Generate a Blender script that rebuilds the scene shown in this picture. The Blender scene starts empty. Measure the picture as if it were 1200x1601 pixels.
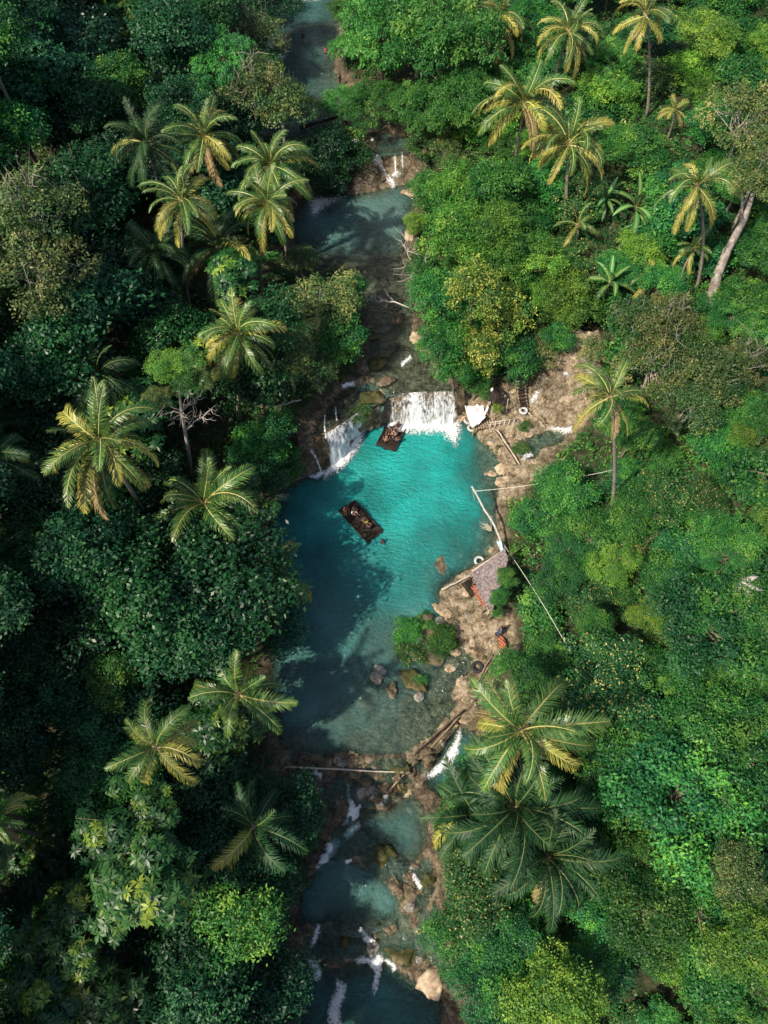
import bpy, math, random
import numpy as np
from mathutils import Vector, Matrix

scene = bpy.context.scene
COL = scene.collection
rad = math.radians

# ------------------------------------------------------------------ camera
FPX = 1200.0                  # focal length in pixels of the 1200 x 1601 photograph
TILT = rad(28.0)              # off straight down
CAMZ = 70.0
cam_d = bpy.data.cameras.new('camera'); cam = bpy.data.objects.new('camera', cam_d); COL.objects.link(cam)
cam.location = (0, 0, CAMZ); cam.rotation_euler = (TILT, 0, 0)
cam_d.sensor_fit = 'VERTICAL'; cam_d.sensor_height = 36.0
cam_d.lens = 36.0*FPX/1601.0
cam_d.clip_start = 0.5; cam_d.clip_end = 5000
scene.camera = cam
scene.render.resolution_x = 768; scene.render.resolution_y = 1024

# ------------------------------------------------------------------ light
SUN_EL, SUN_AZ = rad(50.0), rad(215.0)       # azimuth of the direction TOWARDS the sun, ccw from +X
sdir = Vector((math.cos(SUN_AZ)*math.cos(SUN_EL), math.sin(SUN_AZ)*math.cos(SUN_EL), math.sin(SUN_EL)))
sun_d = bpy.data.lights.new('sun', 'SUN'); sun = bpy.data.objects.new('sun', sun_d); COL.objects.link(sun)
sun_d.energy = 4.7; sun_d.angle = rad(0.8); sun_d.color = (1.0, 0.90, 0.74)
sun.rotation_euler = sdir.to_track_quat('Z', 'Y').to_euler()
sun.location = (-60, -60, 120)
w = bpy.data.worlds.new('World'); scene.world = w; w.use_nodes = True
nt = w.node_tree; bgn = nt.nodes['Background']
sky = nt.nodes.new('ShaderNodeTexSky'); sky.sky_type = 'NISHITA'; sky.sun_disc = False
sky.sun_elevation = SUN_EL; sky.sun_rotation = rad(90.0) - SUN_AZ
nt.links.new(sky.outputs[0], bgn.inputs[0]); bgn.inputs[1].default_value = 0.115; sky.dust_density = 2.5; sky.ozone_density = 0.3
scene.view_settings.view_transform = 'Standard'; scene.view_settings.look = 'None'
scene.view_settings.exposure = 0.50; scene.view_settings.gamma = 1.0
scene.render.engine = 'CYCLES'
scene.cycles.max_bounces = 6; scene.cycles.diffuse_bounces = 2; scene.cycles.glossy_bounces = 2
scene.cycles.transmission_bounces = 3; scene.cycles.transparent_max_bounces = 16
scene.cycles.use_denoising = True

# ------------------------------------------------------------------ projection helpers
FWD = np.array([0, math.sin(TILT), -math.cos(TILT)]); UPV = np.array([0, math.cos(TILT), math.sin(TILT)]); RGT = np.array([1., 0, 0])
CAMP = np.array([0, 0, CAMZ])
def ray(px, py): return FWD + (px-600.0)/FPX*RGT + (800.5-py)/FPX*UPV
def P(px, py, z=0.0):
    d = ray(px, py); t = (z-CAMZ)/d[2]
    return CAMP + d*t
def project(p):
    r = np.asarray(p, float)-CAMP; dep = r@FWD
    return 600+FPX*(r@RGT)/dep, 800.5-FPX*(r@UPV)/dep, dep

# ------------------------------------------------------------------ noise
def _hash(ix, iy, s):
    h = (ix.astype(np.int64)*374761393 + iy.astype(np.int64)*668265263 + s*1442695041) & 0xFFFFFFFF
    h = ((h ^ (h >> 13))*1274126177) & 0xFFFFFFFF
    return ((h ^ (h >> 16)) & 0xFFFF)/65535.0
def vnoise(x, y, s=0):
    x = np.asarray(x, float); y = np.asarray(y, float)
    ix = np.floor(x); iy = np.floor(y); fx = x-ix; fy = y-iy
    fx = fx*fx*(3-2*fx); fy = fy*fy*(3-2*fy)
    a = _hash(ix, iy, s); b = _hash(ix+1, iy, s); c = _hash(ix, iy+1, s); d = _hash(ix+1, iy+1, s)
    return (a*(1-fx)+b*fx)*(1-fy)+(c*(1-fx)+d*fx)*fy
def fbm(x, y, s=0, o=4):
    r = 0; a = .5; f = 1.0
    for k in range(o):
        r = r+a*(vnoise(x*f, y*f, s+k*17)-.5); a *= .5; f *= 2.03
    return r*2
def smooth(t): t = np.clip(t, 0, 1); return t*t*(3-2*t)

# ------------------------------------------------------------------ polygons of the river, in pixels, lifted to their own level
def inside(poly, x, y):
    r = np.zeros(np.shape(x), bool); n = len(poly)
    for i in range(n):
        x1, y1 = poly[i]; x2, y2 = poly[(i+1) % n]
        c = ((y1 > y) != (y2 > y)) & (x < (x2-x1)*(y-y1)/((y2-y1) if y2 != y1 else 1e-9)+x1)
        r ^= c
    return r
def dist(poly, x, y, want=False):
    best = np.full(np.shape(x), 1e9); bx = np.zeros(np.shape(x)); by = np.zeros(np.shape(x)); n = len(poly)
    for i in range(n):
        x1, y1 = poly[i]; x2, y2 = poly[(i+1) % n]; dx, dy = x2-x1, y2-y1
        t = np.clip(((x-x1)*dx+(y-y1)*dy)/(dx*dx+dy*dy+1e-9), 0, 1)
        qx = x1+t*dx; qy = y1+t*dy; d = np.hypot(x-qx, y-qy)
        m = d < best; best = np.where(m, d, best)
        if want: bx = np.where(m, qx, bx); by = np.where(m, qy, by)
    return (best, bx, by) if want else best

# name: (pixel polygon, level of each vertex or one level, kind)
ZUP = 4.6
WATER = {
 'pool': ([(478,744),(513,738),(545,708),(568,664),(590,655),(606,657),(650,660),(690,660),(716,655),(735,666),(750,688),(768,700),(782,722),(790,742),(780,765),(772,800),(776,835),(765,868),(742,885),(715,900),(695,915),(686,930),(690,960),(706,990),(716,1012),(742,1026),(738,1050),(712,1068),(700,1090),(712,1105),(690,1130),(655,1162),(620,1182),(560,1180),(480,1180),(440,1172),(425,1100),(428,1000),(425,900),(420,820),(440,765)], 0.0),
 'upper': ([(470,405),(452,360),(468,312),(500,302),(545,303),(580,300),(600,294),(640,287),(650,310),(642,350),(628,400),(642,440),(648,470),(642,520),(665,560),(700,598),(714,612),(680,612),(640,614),(604,620),(588,600),(575,570),(578,530),(572,480),(552,440),(538,412),(500,420)], ZUP),
 'ledge': ([(566,641),(535,663),(505,683),(492,676),(505,645),(530,615),(560,602),(585,604),(598,622),(590,632)], ZUP-.5),
 'top': ([(580,246),(605,240),(634,239),(648,215),(560,200),(470,220),(395,205),(385,150),(398,100),(400,0),(396,-70),(545,-70),(532,0),(528,70),(520,110),(545,140),(650,150),(640,180),(600,195)], ZUP+3.2),
 'side_pool': ([(812,705),(818,688),(832,678),(858,676),(885,672),(880,690),(850,702),(835,720),(820,722)], .9),
 'right_low': ([(690,1168),(712,1135),(740,1140),(760,1180),(745,1230),(700,1248),(662,1228),(668,1205)], -1.7),
 'low_a': ([(566,1258),(600,1268),(625,1250),(640,1236),(662,1262),(668,1310),(655,1345),(632,1352),(604,1322),(570,1312),(556,1290)], -1.9),
 'low_b': ([(508,1352),(528,1344),(550,1352),(578,1364),(605,1385),(622,1410),(618,1440),(560,1462),(500,1450),(472,1440),(468,1405),(482,1384),(494,1366)], -2.5),
 'low_c': ([(478,1500),(522,1512),(556,1500),(580,1497),(604,1502),(640,1525),(690,1560),(712,1640),(440,1660),(462,1560)], -3.8),
}
# bare rock: pixel polygons with a level at each vertex (kept free of plants)
ROCK = {
 'right_falls': ([(862,520,6.5),(905,512,7.5),(940,520,8),(945,570,6),(930,620,3.6),(905,665,1.6),(885,672,1.0),(858,676,1.0),(832,678,1.0),(826,650,2.4),(830,620,3.4),(848,580,5)]),
 'right_bank': ([(716,655,.4),(722,618,3),(745,612,3),(800,600,3.2),(826,610,2.6),(826,650,1.8),(832,678,1.1),(858,700,1.3),(850,722,1.4),(808,764,1.0),(786,772,.6),(786,742,.3),(768,700,.3),(740,670,.3)]),
 'beach': ([(775,868,.8),(742,888,.3),(700,915,.25),(690,960,.2),(716,1012,.25),(742,1026,.3),(738,1050,.25),(712,1080,.2),(712,1106,.2),(690,1130,.3),(655,1162,.3),(690,1168,-.4),(716,1135,-.4),(745,1110,.5),(768,1060,1.0),(800,1015,1.5),(800,970,1.5),(775,945,1.3),(782,900,1.2)]),
 'dam': ([(440,1172,.4),(480,1182,.2),(560,1182,.15),(620,1184,.2),(655,1164,.2),(672,1190,-.8),(664,1230,-1.6),(640,1240,-1.6),(600,1268,-1.6),(560,1262,-1.4),(520,1240,-1.0),(490,1212,-.6),(440,1205,.3)]),
 'low_rocks': ([(490,1212,-.8),(530,1240,-1.2),(556,1290,-1.7),(604,1324,-1.8),(640,1356,-1.8),(672,1330,-1.5),(684,1400,-2.2),(700,1480,-2.8),(716,1560,-3.2),(640,1520,-3.5),(580,1494,-3.4),(522,1508,-3.4),(478,1496,-3.4),(462,1440,-2.4),(470,1392,-2.2),(500,1330,-1.9),(520,1300,-1.6)]),
 'left_cliff': ([(505,683,3.6),(513,738,.2),(478,744,.2),(466,720,2.6),(464,690,4.0),(480,660,4.6),(505,650,4.2)]),
 'shelf': ([(505,645,4.4),(560,600,4.6),(578,560,4.7),(590,600,4.6),(606,622,4.3),(600,645,3.8),(585,655,1.5),(568,664,1),(566,641,4.1),(530,640,4.2)]),
 'mid_bank': ([(634,239,7.6),(650,262,6.2),(655,300,5.0),(640,287,4.7),(600,294,4.8),(580,300,5),(545,303,5.2),(560,262,7),(580,246,7.8)]),
}
def unproj_poly(pts, z): return [tuple(P(px, py, z)[:2]) for px, py in pts]
WPOLY = {k: (unproj_poly(p, z), z) for k, (p, z) in WATER.items()}
RPOLY = {}
for k, pts in ROCK.items():
    w3 = np.array([P(a, b, z) for a, b, z in pts])
    RPOLY[k] = (w3[:, :2].tolist(), w3)

# ------------------------------------------------------------------ bed depth of the pool
DEEP = [(620,760,4),(560,800,4),(680,720,4),(710,790,3.2),(480,800,3.4),(600,860,3.2),(550,900,2.0),(500,980,2.6),(470,1100,2.4),(560,1120,1.0),(600,1100,.75),(650,1110,.42),(690,1110,.2),(705,1040,.25),(730,1030,.2),(640,1160,.42),(560,1168,.5),(645,990,.8),(755,725,.42),(775,765,.22),(745,840,1.0),(768,850,.35),(725,885,1.2),(690,905,1.8),(665,930,2.2),(640,955,2.0),(450,1170,.5),(520,1060,1.9),(520,1140,1.1),(620,690,3),(540,750,2.8),(745,770,1.6),(740,740,1.4),(715,690,2.4),(735,690,1.2),(690,1000,.35),(752,700,.3),(745,715,.6),(760,745,.35),(752,760,.5),(765,800,.4),(758,780,.7),(750,820,.6),(765,835,.25),(742,870,.7),(755,880,.2),(735,720,1.6),(738,760,1.7),(735,800,1.8),(728,840,1.9),(715,860,2.2),(700,880,2.2),(725,700,2.4),(660,1020,.6),(620,1040,1.0),(590,1085,.9),(650,1140,.35),(590,1150,.6)]
DEEPW = np.array([[*P(a, b, 0)[:2], d] for a, b, d in DEEP])

def water_depth(name, x, y, d):
    """depth under the level, d = distance from the edge (inside)"""
    if name == 'pool':
        w_ = np.zeros(np.shape(x)); s = np.zeros(np.shape(x))
        for a, b, c in DEEPW:
            q = 1.0/(((x-a)**2+(y-b)**2)**2+.3); w_ += q; s += q*c
        dep = s/w_
        return np.minimum(dep, .08+d*1.6)*(1+.25*fbm(x*.5, y*.5, 5))
    if name == 'upper':
        # deep plunge pool upstream, thin stream over bedrock downstream
        yy = smooth((y-(P(560,420,ZUP)[1]))/9.0)
        dep = .10+yy*2.6
        return np.minimum(dep, .05+d*1.2)*(1+.6*fbm(x*.6, y*.6, 9))+.03
    if name == 'ledge': return .05+.05*fbm(x, y, 3)
    if name == 'top': return np.minimum(.55+.9*smooth((y-P(470,60,8)[1])/14), .05+d*.6)*(1+.7*fbm(x*.4, y*.4, 21))
    if name == 'side_pool': return np.minimum(.4, .04+d*.6)
    if name == 'low_b': return np.minimum(.35, .05+d*.5)*(1+1.1*fbm(x*.9, y*.9, 31))
    if name == 'low_c': return np.minimum(1.5, .05+d*.7)*(1+.6*fbm(x*.6, y*.6, 33))
    return np.minimum(1.8, .06+d*.9)*(1+.3*fbm(x*.6, y*.6, 35))

def terrain(x, y):
    """height, rockiness 0..1, tan-ness 0..1 for arrays x, y"""
    shp = x.shape; x = x.ravel(); y = y.ravel()
    W = np.zeros(x.size); L = np.zeros(x.size); dmin = np.full(x.size, 1e9)
    ins = {}
    for k, (poly, z) in WPOLY.items():
        i_ = inside(poly, x, y); d = dist(poly, x, y); ins[k] = (i_, d)
        q = 1.0/(d+.15)**4; W += q; L += q*z; dmin = np.minimum(dmin, np.where(i_, 0, d))
    L /= W
    side = smooth((x+4+0*y)/8)            # 0 left, 1 right
    far = np.clip(dmin, 0, 70)
    bank = .35*smooth(dmin/1.2) + .7*smooth((dmin-.5)/4) + far*(.20*(1-side)+.17*side)
    hill = np.clip(-48-x, 0, 60)*.55  # unseen hill beyond the left edge, added for its shade
    amp = np.clip(dmin/5, 0, 1)
    h = L+bank+hill*1.0+amp*1.5*fbm(x*.07, y*.07, 1)+.30*np.clip(dmin/1.5, 0, 1)*fbm(x*.45, y*.45, 2)
    rock = 1-smooth((dmin-.3)/1.6); tan = np.zeros(x.size)+smooth((x-3)/8)*.6
    for k, (poly, w3) in RPOLY.items():
        i_ = inside(poly, x, y); d = dist(poly, x, y)
        w_ = np.zeros(x.size); s = np.zeros(x.size)
        for a, b, c in w3:
            q = 1.0/(((x-a)**2+(y-b)**2)**1.6+.05); w_ += q; s += q*c
        hh = s/w_ + .6*fbm(x*.5, y*.5, 41)+.38*fbm(x*1.3, y*1.3, 43)
        m = np.where(i_, 1.0, 1-smooth(d/1.0))
        h = h*(1-m)+hh*m
        rock = np.maximum(rock, np.where(i_, 1, 1-smooth(d/1.8)))
        if k in ('dam', 'low_rocks', 'shelf', 'mid_bank'): tan = np.where(i_, np.maximum(.42, tan), tan)
        if k in ('right_falls', 'right_bank', 'beach'): tan = np.maximum(tan, np.where(i_, 1, 1-smooth(d/2)))
    for k, (poly, z) in WPOLY.items():
        i_, d = ins[k]
        dep = water_depth(k, x, y, d)
        h = np.where(i_, z-dep, h); rock = np.where(i_, 1, rock)
        if k == 'pool': tan = np.where(i_, np.maximum(tan, .75), tan)
        if k == 'upper': tan = np.where(i_, .62, tan)
        if k in ('low_b', 'low_c', 'low_a', 'top'): tan = np.where(i_, .55, tan)
    return h.reshape(shp), rock.reshape(shp), tan.reshape(shp), dmin.reshape(shp)

STEP = .4
inx = np.arange(-80, 80.01, STEP); iny = np.arange(-30, 150.01, STEP)
GX, GY = np.meshgrid(inx, iny)
GH, GR, GT, GD = terrain(GX, GY)
def bil(G, x, y):
    fx = np.clip((np.asarray(x, float)-inx[0])/STEP, 0, len(inx)-1.001); fy = np.clip((np.asarray(y, float)-iny[0])/STEP, 0, len(iny)-1.001)
    ix = fx.astype(int); iy = fy.astype(int); fx = fx-ix; fy = fy-iy
    return (G[iy, ix]*(1-fx)+G[iy, ix+1]*fx)*(1-fy)+(G[iy+1, ix]*(1-fx)+G[iy+1, ix+1]*fx)*fy
def ground(x, y): return float(bil(GH, x, y))
def hit(px, py, h=0.0):
    """first point along the pixel's ray that is h above the ground"""
    d = ray(px, py); d = d/np.linalg.norm(d)
    t = 20.0; last = t
    while t < 260:
        p = CAMP+d*t
        if p[2]-h <= ground(p[0], p[1]):
            lo, hi = last, t
            for _ in range(18):
                m = (lo+hi)/2; p = CAMP+d*m
                if p[2]-h <= ground(p[0], p[1]): hi = m
                else: lo = m
            return CAMP+d*hi
        last = t; t += .5
    return CAMP+d*t

# ------------------------------------------------------------------ mesh helpers
class MB:
    def __init__(s): s.V = []; s.F = []; s.T = []; s.n = 0
    def add(s, v, f, t=0.5):
        v = np.asarray(v, float).reshape(-1, 3); s.V.append(v)
        s.F += [tuple(i+s.n for i in q) for q in f]
        s.T.append(np.full(len(v), t) if np.isscalar(t) else np.asarray(t, float)); s.n += len(v)
        return s
    def mesh(s, name, mats, smooth_=False):
        me = bpy.data.meshes.new(name)
        V = np.concatenate(s.V) if s.V else np.zeros((0, 3))
        me.from_pydata(V.tolist(), [], s.F)
        if s.T:
            a = me.attributes.new('tint', 'FLOAT', 'POINT'); a.data.foreach_set('value', np.concatenate(s.T).astype(np.float32))
        for m in (mats if isinstance(mats, (list, tuple)) else [mats]): me.materials.append(m)
        if smooth_: me.polygons.foreach_set('use_smooth', [True]*len(me.polygons))
        return me
    def build(s, name, mat, parent=None, smooth_=False):
        return link(name, s.mesh(name, mat, smooth_), parent)
def link(name, me, parent=None):
    o = bpy.data.objects.new(name, me); COL.objects.link(o)
    if parent: o.parent = parent
    return o
def empty(name, loc, rz=0.0):
    o = bpy.data.objects.new(name, None); COL.objects.link(o); o.location = loc; o.rotation_euler = (0, 0, rz); o.empty_display_size = .3
    return o
def tag(o, label=None, cat=None, group=None, kind=None):
    if label: o['label'] = label
    if cat: o['category'] = cat
    if group: o['group'] = group
    if kind: o['kind'] = kind
    return o
def tube(mb, pts, r, n=6, t=.5, cap=True):
    pts = np.asarray(pts, float); k = len(pts); r = np.full(k, r) if np.isscalar(r) else np.asarray(r)
    tan_ = np.gradient(pts, axis=0); tan_ /= np.linalg.norm(tan_, axis=1)[:, None]+1e-9
    ref = np.array([0, 0, 1.]) if abs(tan_[0][2]) < .8 else np.array([1., 0, 0])
    V = []
    a = np.linspace(0, 2*np.pi, n, endpoint=False)
    for i in range(k):
        u = np.cross(tan_[i], ref); u /= np.linalg.norm(u)+1e-9; v = np.cross(tan_[i], u); ref = np.cross(u, tan_[i])
        V.append(pts[i]+r[i]*(np.cos(a)[:, None]*u+np.sin(a)[:, None]*v))
    F = []
    for i in range(k-1):
        for j in range(n):
            F.append((i*n+j, i*n+(j+1) % n, (i+1)*n+(j+1) % n, (i+1)*n+j))
    if cap: F += [tuple(range(n-1, -1, -1)), tuple((k-1)*n+j for j in range(n))]
    mb.add(np.concatenate(V), F, t); return mb
def box(mb, c, s, R=None, t=.5):
    c = np.asarray(c, float); s = np.asarray(s, float)/2
    v = np.array([[x, y, z] for x in (-1, 1) for y in (-1, 1) for z in (-1, 1)])*s
    if R is not None: v = v@np.asarray(R).T
    mb.add(v+c, [(0,1,3,2),(4,6,7,5),(0,4,5,1),(2,3,7,6),(0,2,6,4),(1,5,7,3)], t); return mb
def rotz(a): c, s = math.cos(a), math.sin(a); return np.array([[c,-s,0],[s,c,0],[0,0,1.]])
def jag(p0, p1, n, amp, rng):
    p0 = np.asarray(p0, float); p1 = np.asarray(p1, float); t = np.linspace(0, 1, n)[:, None]
    q = p0*(1-t)+p1*t; q[1:-1] += rng.normal(0, amp, (n-2, 3)); return q

# ------------------------------------------------------------------ materials
def mat_new(name):
    m = bpy.data.materials.new(name); m.use_nodes = True; nt = m.node_tree
    return m, nt, nt.nodes, nt.links, nt.nodes['Principled BSDF']
def c4(c): return (c[0], c[1], c[2], 1.0)
def ramp(N, cols):
    r = N.new('ShaderNodeValToRGB'); el = r.color_ramp.elements
    while len(el) < len(cols): el.new(.5)
    for e, (p, c) in zip(el, cols): e.position = p; e.color = c4(c)
    return r
def leaf_mat(name, cols, rough=.5, spec=.35, transl=.28, noise=0.0, hue=.02, val=.35):
    m, nt, N, L, b = mat_new(name)
    at = N.new('ShaderNodeAttribute'); at.attribute_name = 'tint'
    rp = ramp(N, [(i/(len(cols)-1), c) for i, c in enumerate(cols)]); L.new(at.outputs['Fac'], rp.inputs[0])
    oi = N.new('ShaderNodeObjectInfo'); hs = N.new('ShaderNodeHueSaturation')
    m1 = N.new('ShaderNodeMapRange'); m1.inputs[3].default_value = 1-val; m1.inputs[4].default_value = 1+val
    m2 = N.new('ShaderNodeMapRange'); m2.inputs[3].default_value = .5-hue; m2.inputs[4].default_value = .5+hue
    ml = N.new('ShaderNodeMath'); ml.operation = 'MULTIPLY'; ml.inputs[1].default_value = 7.31
    fr = N.new('ShaderNodeMath'); fr.operation = 'FRACT'
    L.new(oi.outputs['Random'], m1.inputs[0]); L.new(oi.outputs['Random'], ml.inputs[0]); L.new(ml.outputs[0], fr.inputs[0]); L.new(fr.outputs[0], m2.inputs[0])
    L.new(m1.outputs[0], hs.inputs['Value']); L.new(m2.outputs[0], hs.inputs['Hue']); L.new(rp.outputs[0], hs.inputs['Color'])
    L.new(hs.outputs[0], b.inputs['Base Color']); b.inputs['Roughness'].default_value = rough; b.inputs['Specular IOR Level'].default_value = spec
    tr = N.new('ShaderNodeBsdfTranslucent'); L.new(hs.outputs[0], tr.inputs[0])
    mx = N.new('ShaderNodeMixShader'); mx.inputs[0].default_value = transl
    L.new(b.outputs[0], mx.inputs[1]); L.new(tr.outputs[0], mx.inputs[2]); L.new(mx.outputs[0], N['Material Output'].inputs[0])
    return m
def noise_mat(name, cols, scale=2.0, rough=.85, bump=.3, detail=6, coord='Object', stretch=None, spec=.2):
    m, nt, N, L, b = mat_new(name)
    tc = N.new('ShaderNodeTexCoord'); mp = N.new('ShaderNodeMapping'); L.new(tc.outputs[coord], mp.inputs[0])
    if stretch: mp.inputs['Scale'].default_value = stretch
    nz = N.new('ShaderNodeTexNoise'); nz.inputs['Scale'].default_value = scale; nz.inputs['Detail'].default_value = detail; nz.inputs['Roughness'].default_value = .65
    L.new(mp.outputs[0], nz.inputs['Vector'])
    rp = ramp(N, cols); L.new(nz.outputs[0], rp.inputs[0]); L.new(rp.outputs[0], b.inputs['Base Color'])
    b.inputs['Roughness'].default_value = rough; b.inputs['Specular IOR Level'].default_value = spec
    bp = N.new('ShaderNodeBump'); bp.inputs['Strength'].default_value = bump; bp.inputs['Distance'].default_value = .1
    L.new(nz.outputs[0], bp.inputs['Height']); L.new(bp.outputs[0], b.inputs['Normal'])
    return m
def flat_mat(name, c, rough=.7, var=.25, scale=6.0, spec=.3):
    return noise_mat(name, [(.3, tuple(x*(1-var) for x in c)), (.7, tuple(min(1, x*(1+var)) for x in c))], scale, rough, .12, 4, spec=spec)

def ground_mat():
    m, nt, N, L, b = mat_new('earth_and_rock')
    geo = N.new('ShaderNodeNewGeometry')
    def nz(sc, det=6, ro=.62):
        n = N.new('ShaderNodeTexNoise'); n.inputs['Scale'].default_value = sc; n.inputs['Detail'].default_value = det; n.inputs['Roughness'].default_value = ro
        L.new(geo.outputs['Position'], n.inputs['Vector']); return n
    def attr(a):
        n = N.new('ShaderNodeAttribute'); n.attribute_name = a; return n
    def mix(f, a, c):
        n = N.new('ShaderNodeMix'); n.data_type = 'RGBA'
        L.new(f, n.inputs[0]); L.new(a, n.inputs[6]); L.new(c, n.inputs[7]); return n.outputs[2]
    n1 = nz(.5); n2 = nz(1.1, 10, .74); n3 = nz(5.0, 5, .7)
    soil = ramp(N, [(.30, (.012,.020,.009)), (.5, (.030,.040,.016)), (.62, (.09,.075,.04)), (.75, (.20,.16,.10))]); L.new(n2.outputs[0], soil.inputs[0])
    brown = ramp(N, [(.28, (.020,.017,.011)), (.44, (.085,.065,.043)), (.56, (.19,.148,.10)), (.72, (.34,.275,.20))]); L.new(n2.outputs[0], brown.inputs[0])
    tanr = ramp(N, [(.30, (.040,.030,.018)), (.41, (.15,.115,.070)), (.52, (.32,.255,.175)), (.70, (.52,.45,.35))]); L.new(n2.outputs[0], tanr.inputs[0])
    moss = ramp(N, [(.52, (0,0,0)), (.66, (1,1,1))]); L.new(n1.outputs[0], moss.inputs[0])
    mossc = N.new('ShaderNodeRGB'); mossc.outputs[0].default_value = (.035,.04,.012,1)
    rk = mix(attr('tan').outputs['Fac'], brown.outputs[0], tanr.outputs[0])
    mfac = N.new('ShaderNodeMath'); mfac.operation = 'MULTIPLY'; mfac.inputs[1].default_value = .55; L.new(moss.outputs[0], mfac.inputs[0])
    rk2 = mix(mfac.outputs[0], rk, mossc.outputs[0])
    n4 = nz(3.4, 12, .78); vo = N.new('ShaderNodeTexVoronoi'); vo.feature = 'DISTANCE_TO_EDGE'; vo.inputs['Scale'].default_value = .9
    wv = N.new('ShaderNodeVectorMath'); wv.operation = 'ADD'; nv = nz(1.2, 6, .7); L.new(geo.outputs['Position'], wv.inputs[0]); L.new(nv.outputs['Color'], wv.inputs[1]); L.new(wv.outputs[0], vo.inputs['Vector'])
    crk = ramp(N, [(0, (.35,.33,.30)), (.05, (1,1,1))]); L.new(vo.outputs['Distance'], crk.inputs[0])
    pit = ramp(N, [(.36, (.28,.27,.24)), (.47, (.85,.84,.82)), (.58, (1.0,1.0,1.0)), (.72, (1.3,1.28,1.25))]); L.new(n4.outputs[0], pit.inputs[0])
    def mul(a, c):
        n = N.new('ShaderNodeMix'); n.data_type = 'RGBA'; n.blend_type = 'MULTIPLY'; n.inputs[0].default_value = 1; L.new(a, n.inputs[6]); L.new(c, n.inputs[7]); return n.outputs[2]
    rk2 = mul(mul(rk2, pit.outputs[0]), crk.outputs[0])
    col = mix(attr('rock').outputs['Fac'], soil.outputs[0], rk2)
    L.new(col, b.inputs['Base Color']); b.inputs['Roughness'].default_value = .8; b.inputs['Specular IOR Level'].default_value = .25
    ad = N.new('ShaderNodeMath'); ad.operation = 'MULTIPLY_ADD'; ad.inputs[1].default_value = .35; L.new(n3.outputs[0], ad.inputs[0]); L.new(n2.outputs[0], ad.inputs[2])
    bp = N.new('ShaderNodeBump'); bp.inputs['Strength'].default_value = .9; bp.inputs['Distance'].default_value = .35; L.new(ad.outputs[0], bp.inputs['Height']); L.new(bp.outputs[0], b.inputs['Normal'])
    return m
M_GROUND = ground_mat()

# ------------------------------------------------------------------ ground sheet out to the horizon
def grow(a, step, n, f):
    r = [a]
    for _ in range(n): step *= f; r.append(r[-1]+step)
    return r[1:]
ox = np.concatenate([np.array(grow(80, .6, 26, 1.26))[::-1]*-1, inx, np.array(grow(80, .6, 26, 1.26))])
oy = np.concatenate([-30-(np.array(grow(0, .6, 26, 1.26))[::-1]), iny, 150+np.array(grow(0, .6, 26, 1.26))])
OX, OY = np.meshgrid(ox, oy)
OH = bil(GH, OX, OY)+.02*np.clip(np.hypot(np.clip(np.abs(OX)-80, 0, None), np.clip(np.abs(OY-60)-90, 0, None)), 0, 400)
ORk = bil(GR, OX, OY); OT = bil(GT, OX, OY)
me = bpy.data.meshes.new('ground')
nx, ny = len(ox), len(oy)
idx = np.arange(nx*ny).reshape(ny, nx)
quads = np.stack([idx[:-1, :-1], idx[:-1, 1:], idx[1:, 1:], idx[1:, :-1]], -1).reshape(-1, 4)
def fast_mesh(me, V, Q):
    k = Q.shape[1]
    me.vertices.add(len(V)); me.vertices.foreach_set('co', V.astype(np.float32).ravel())
    me.loops.add(Q.size); me.loops.foreach_set('vertex_index', Q.astype(np.int32).ravel())
    me.polygons.add(len(Q)); me.polygons.foreach_set('loop_start', np.arange(0, Q.size, k, dtype=np.int32)); me.polygons.foreach_set('loop_total', np.full(len(Q), k, np.int32))
    me.update(calc_edges=True)
def fattr(me, name, val):
    a = me.attributes.new(name, 'FLOAT', 'POINT'); a.data.foreach_set('value', np.asarray(val, np.float32).ravel())
fast_mesh(me, np.stack([OX.ravel(), OY.ravel(), OH.ravel()], 1), quads)
fattr(me, 'rock', ORk); fattr(me, 'tan', OT)
me.materials.append(M_GROUND); me.polygons.foreach_set('use_smooth', [True]*len(me.polygons))
tag(link('ground', me), kind='structure')

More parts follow.
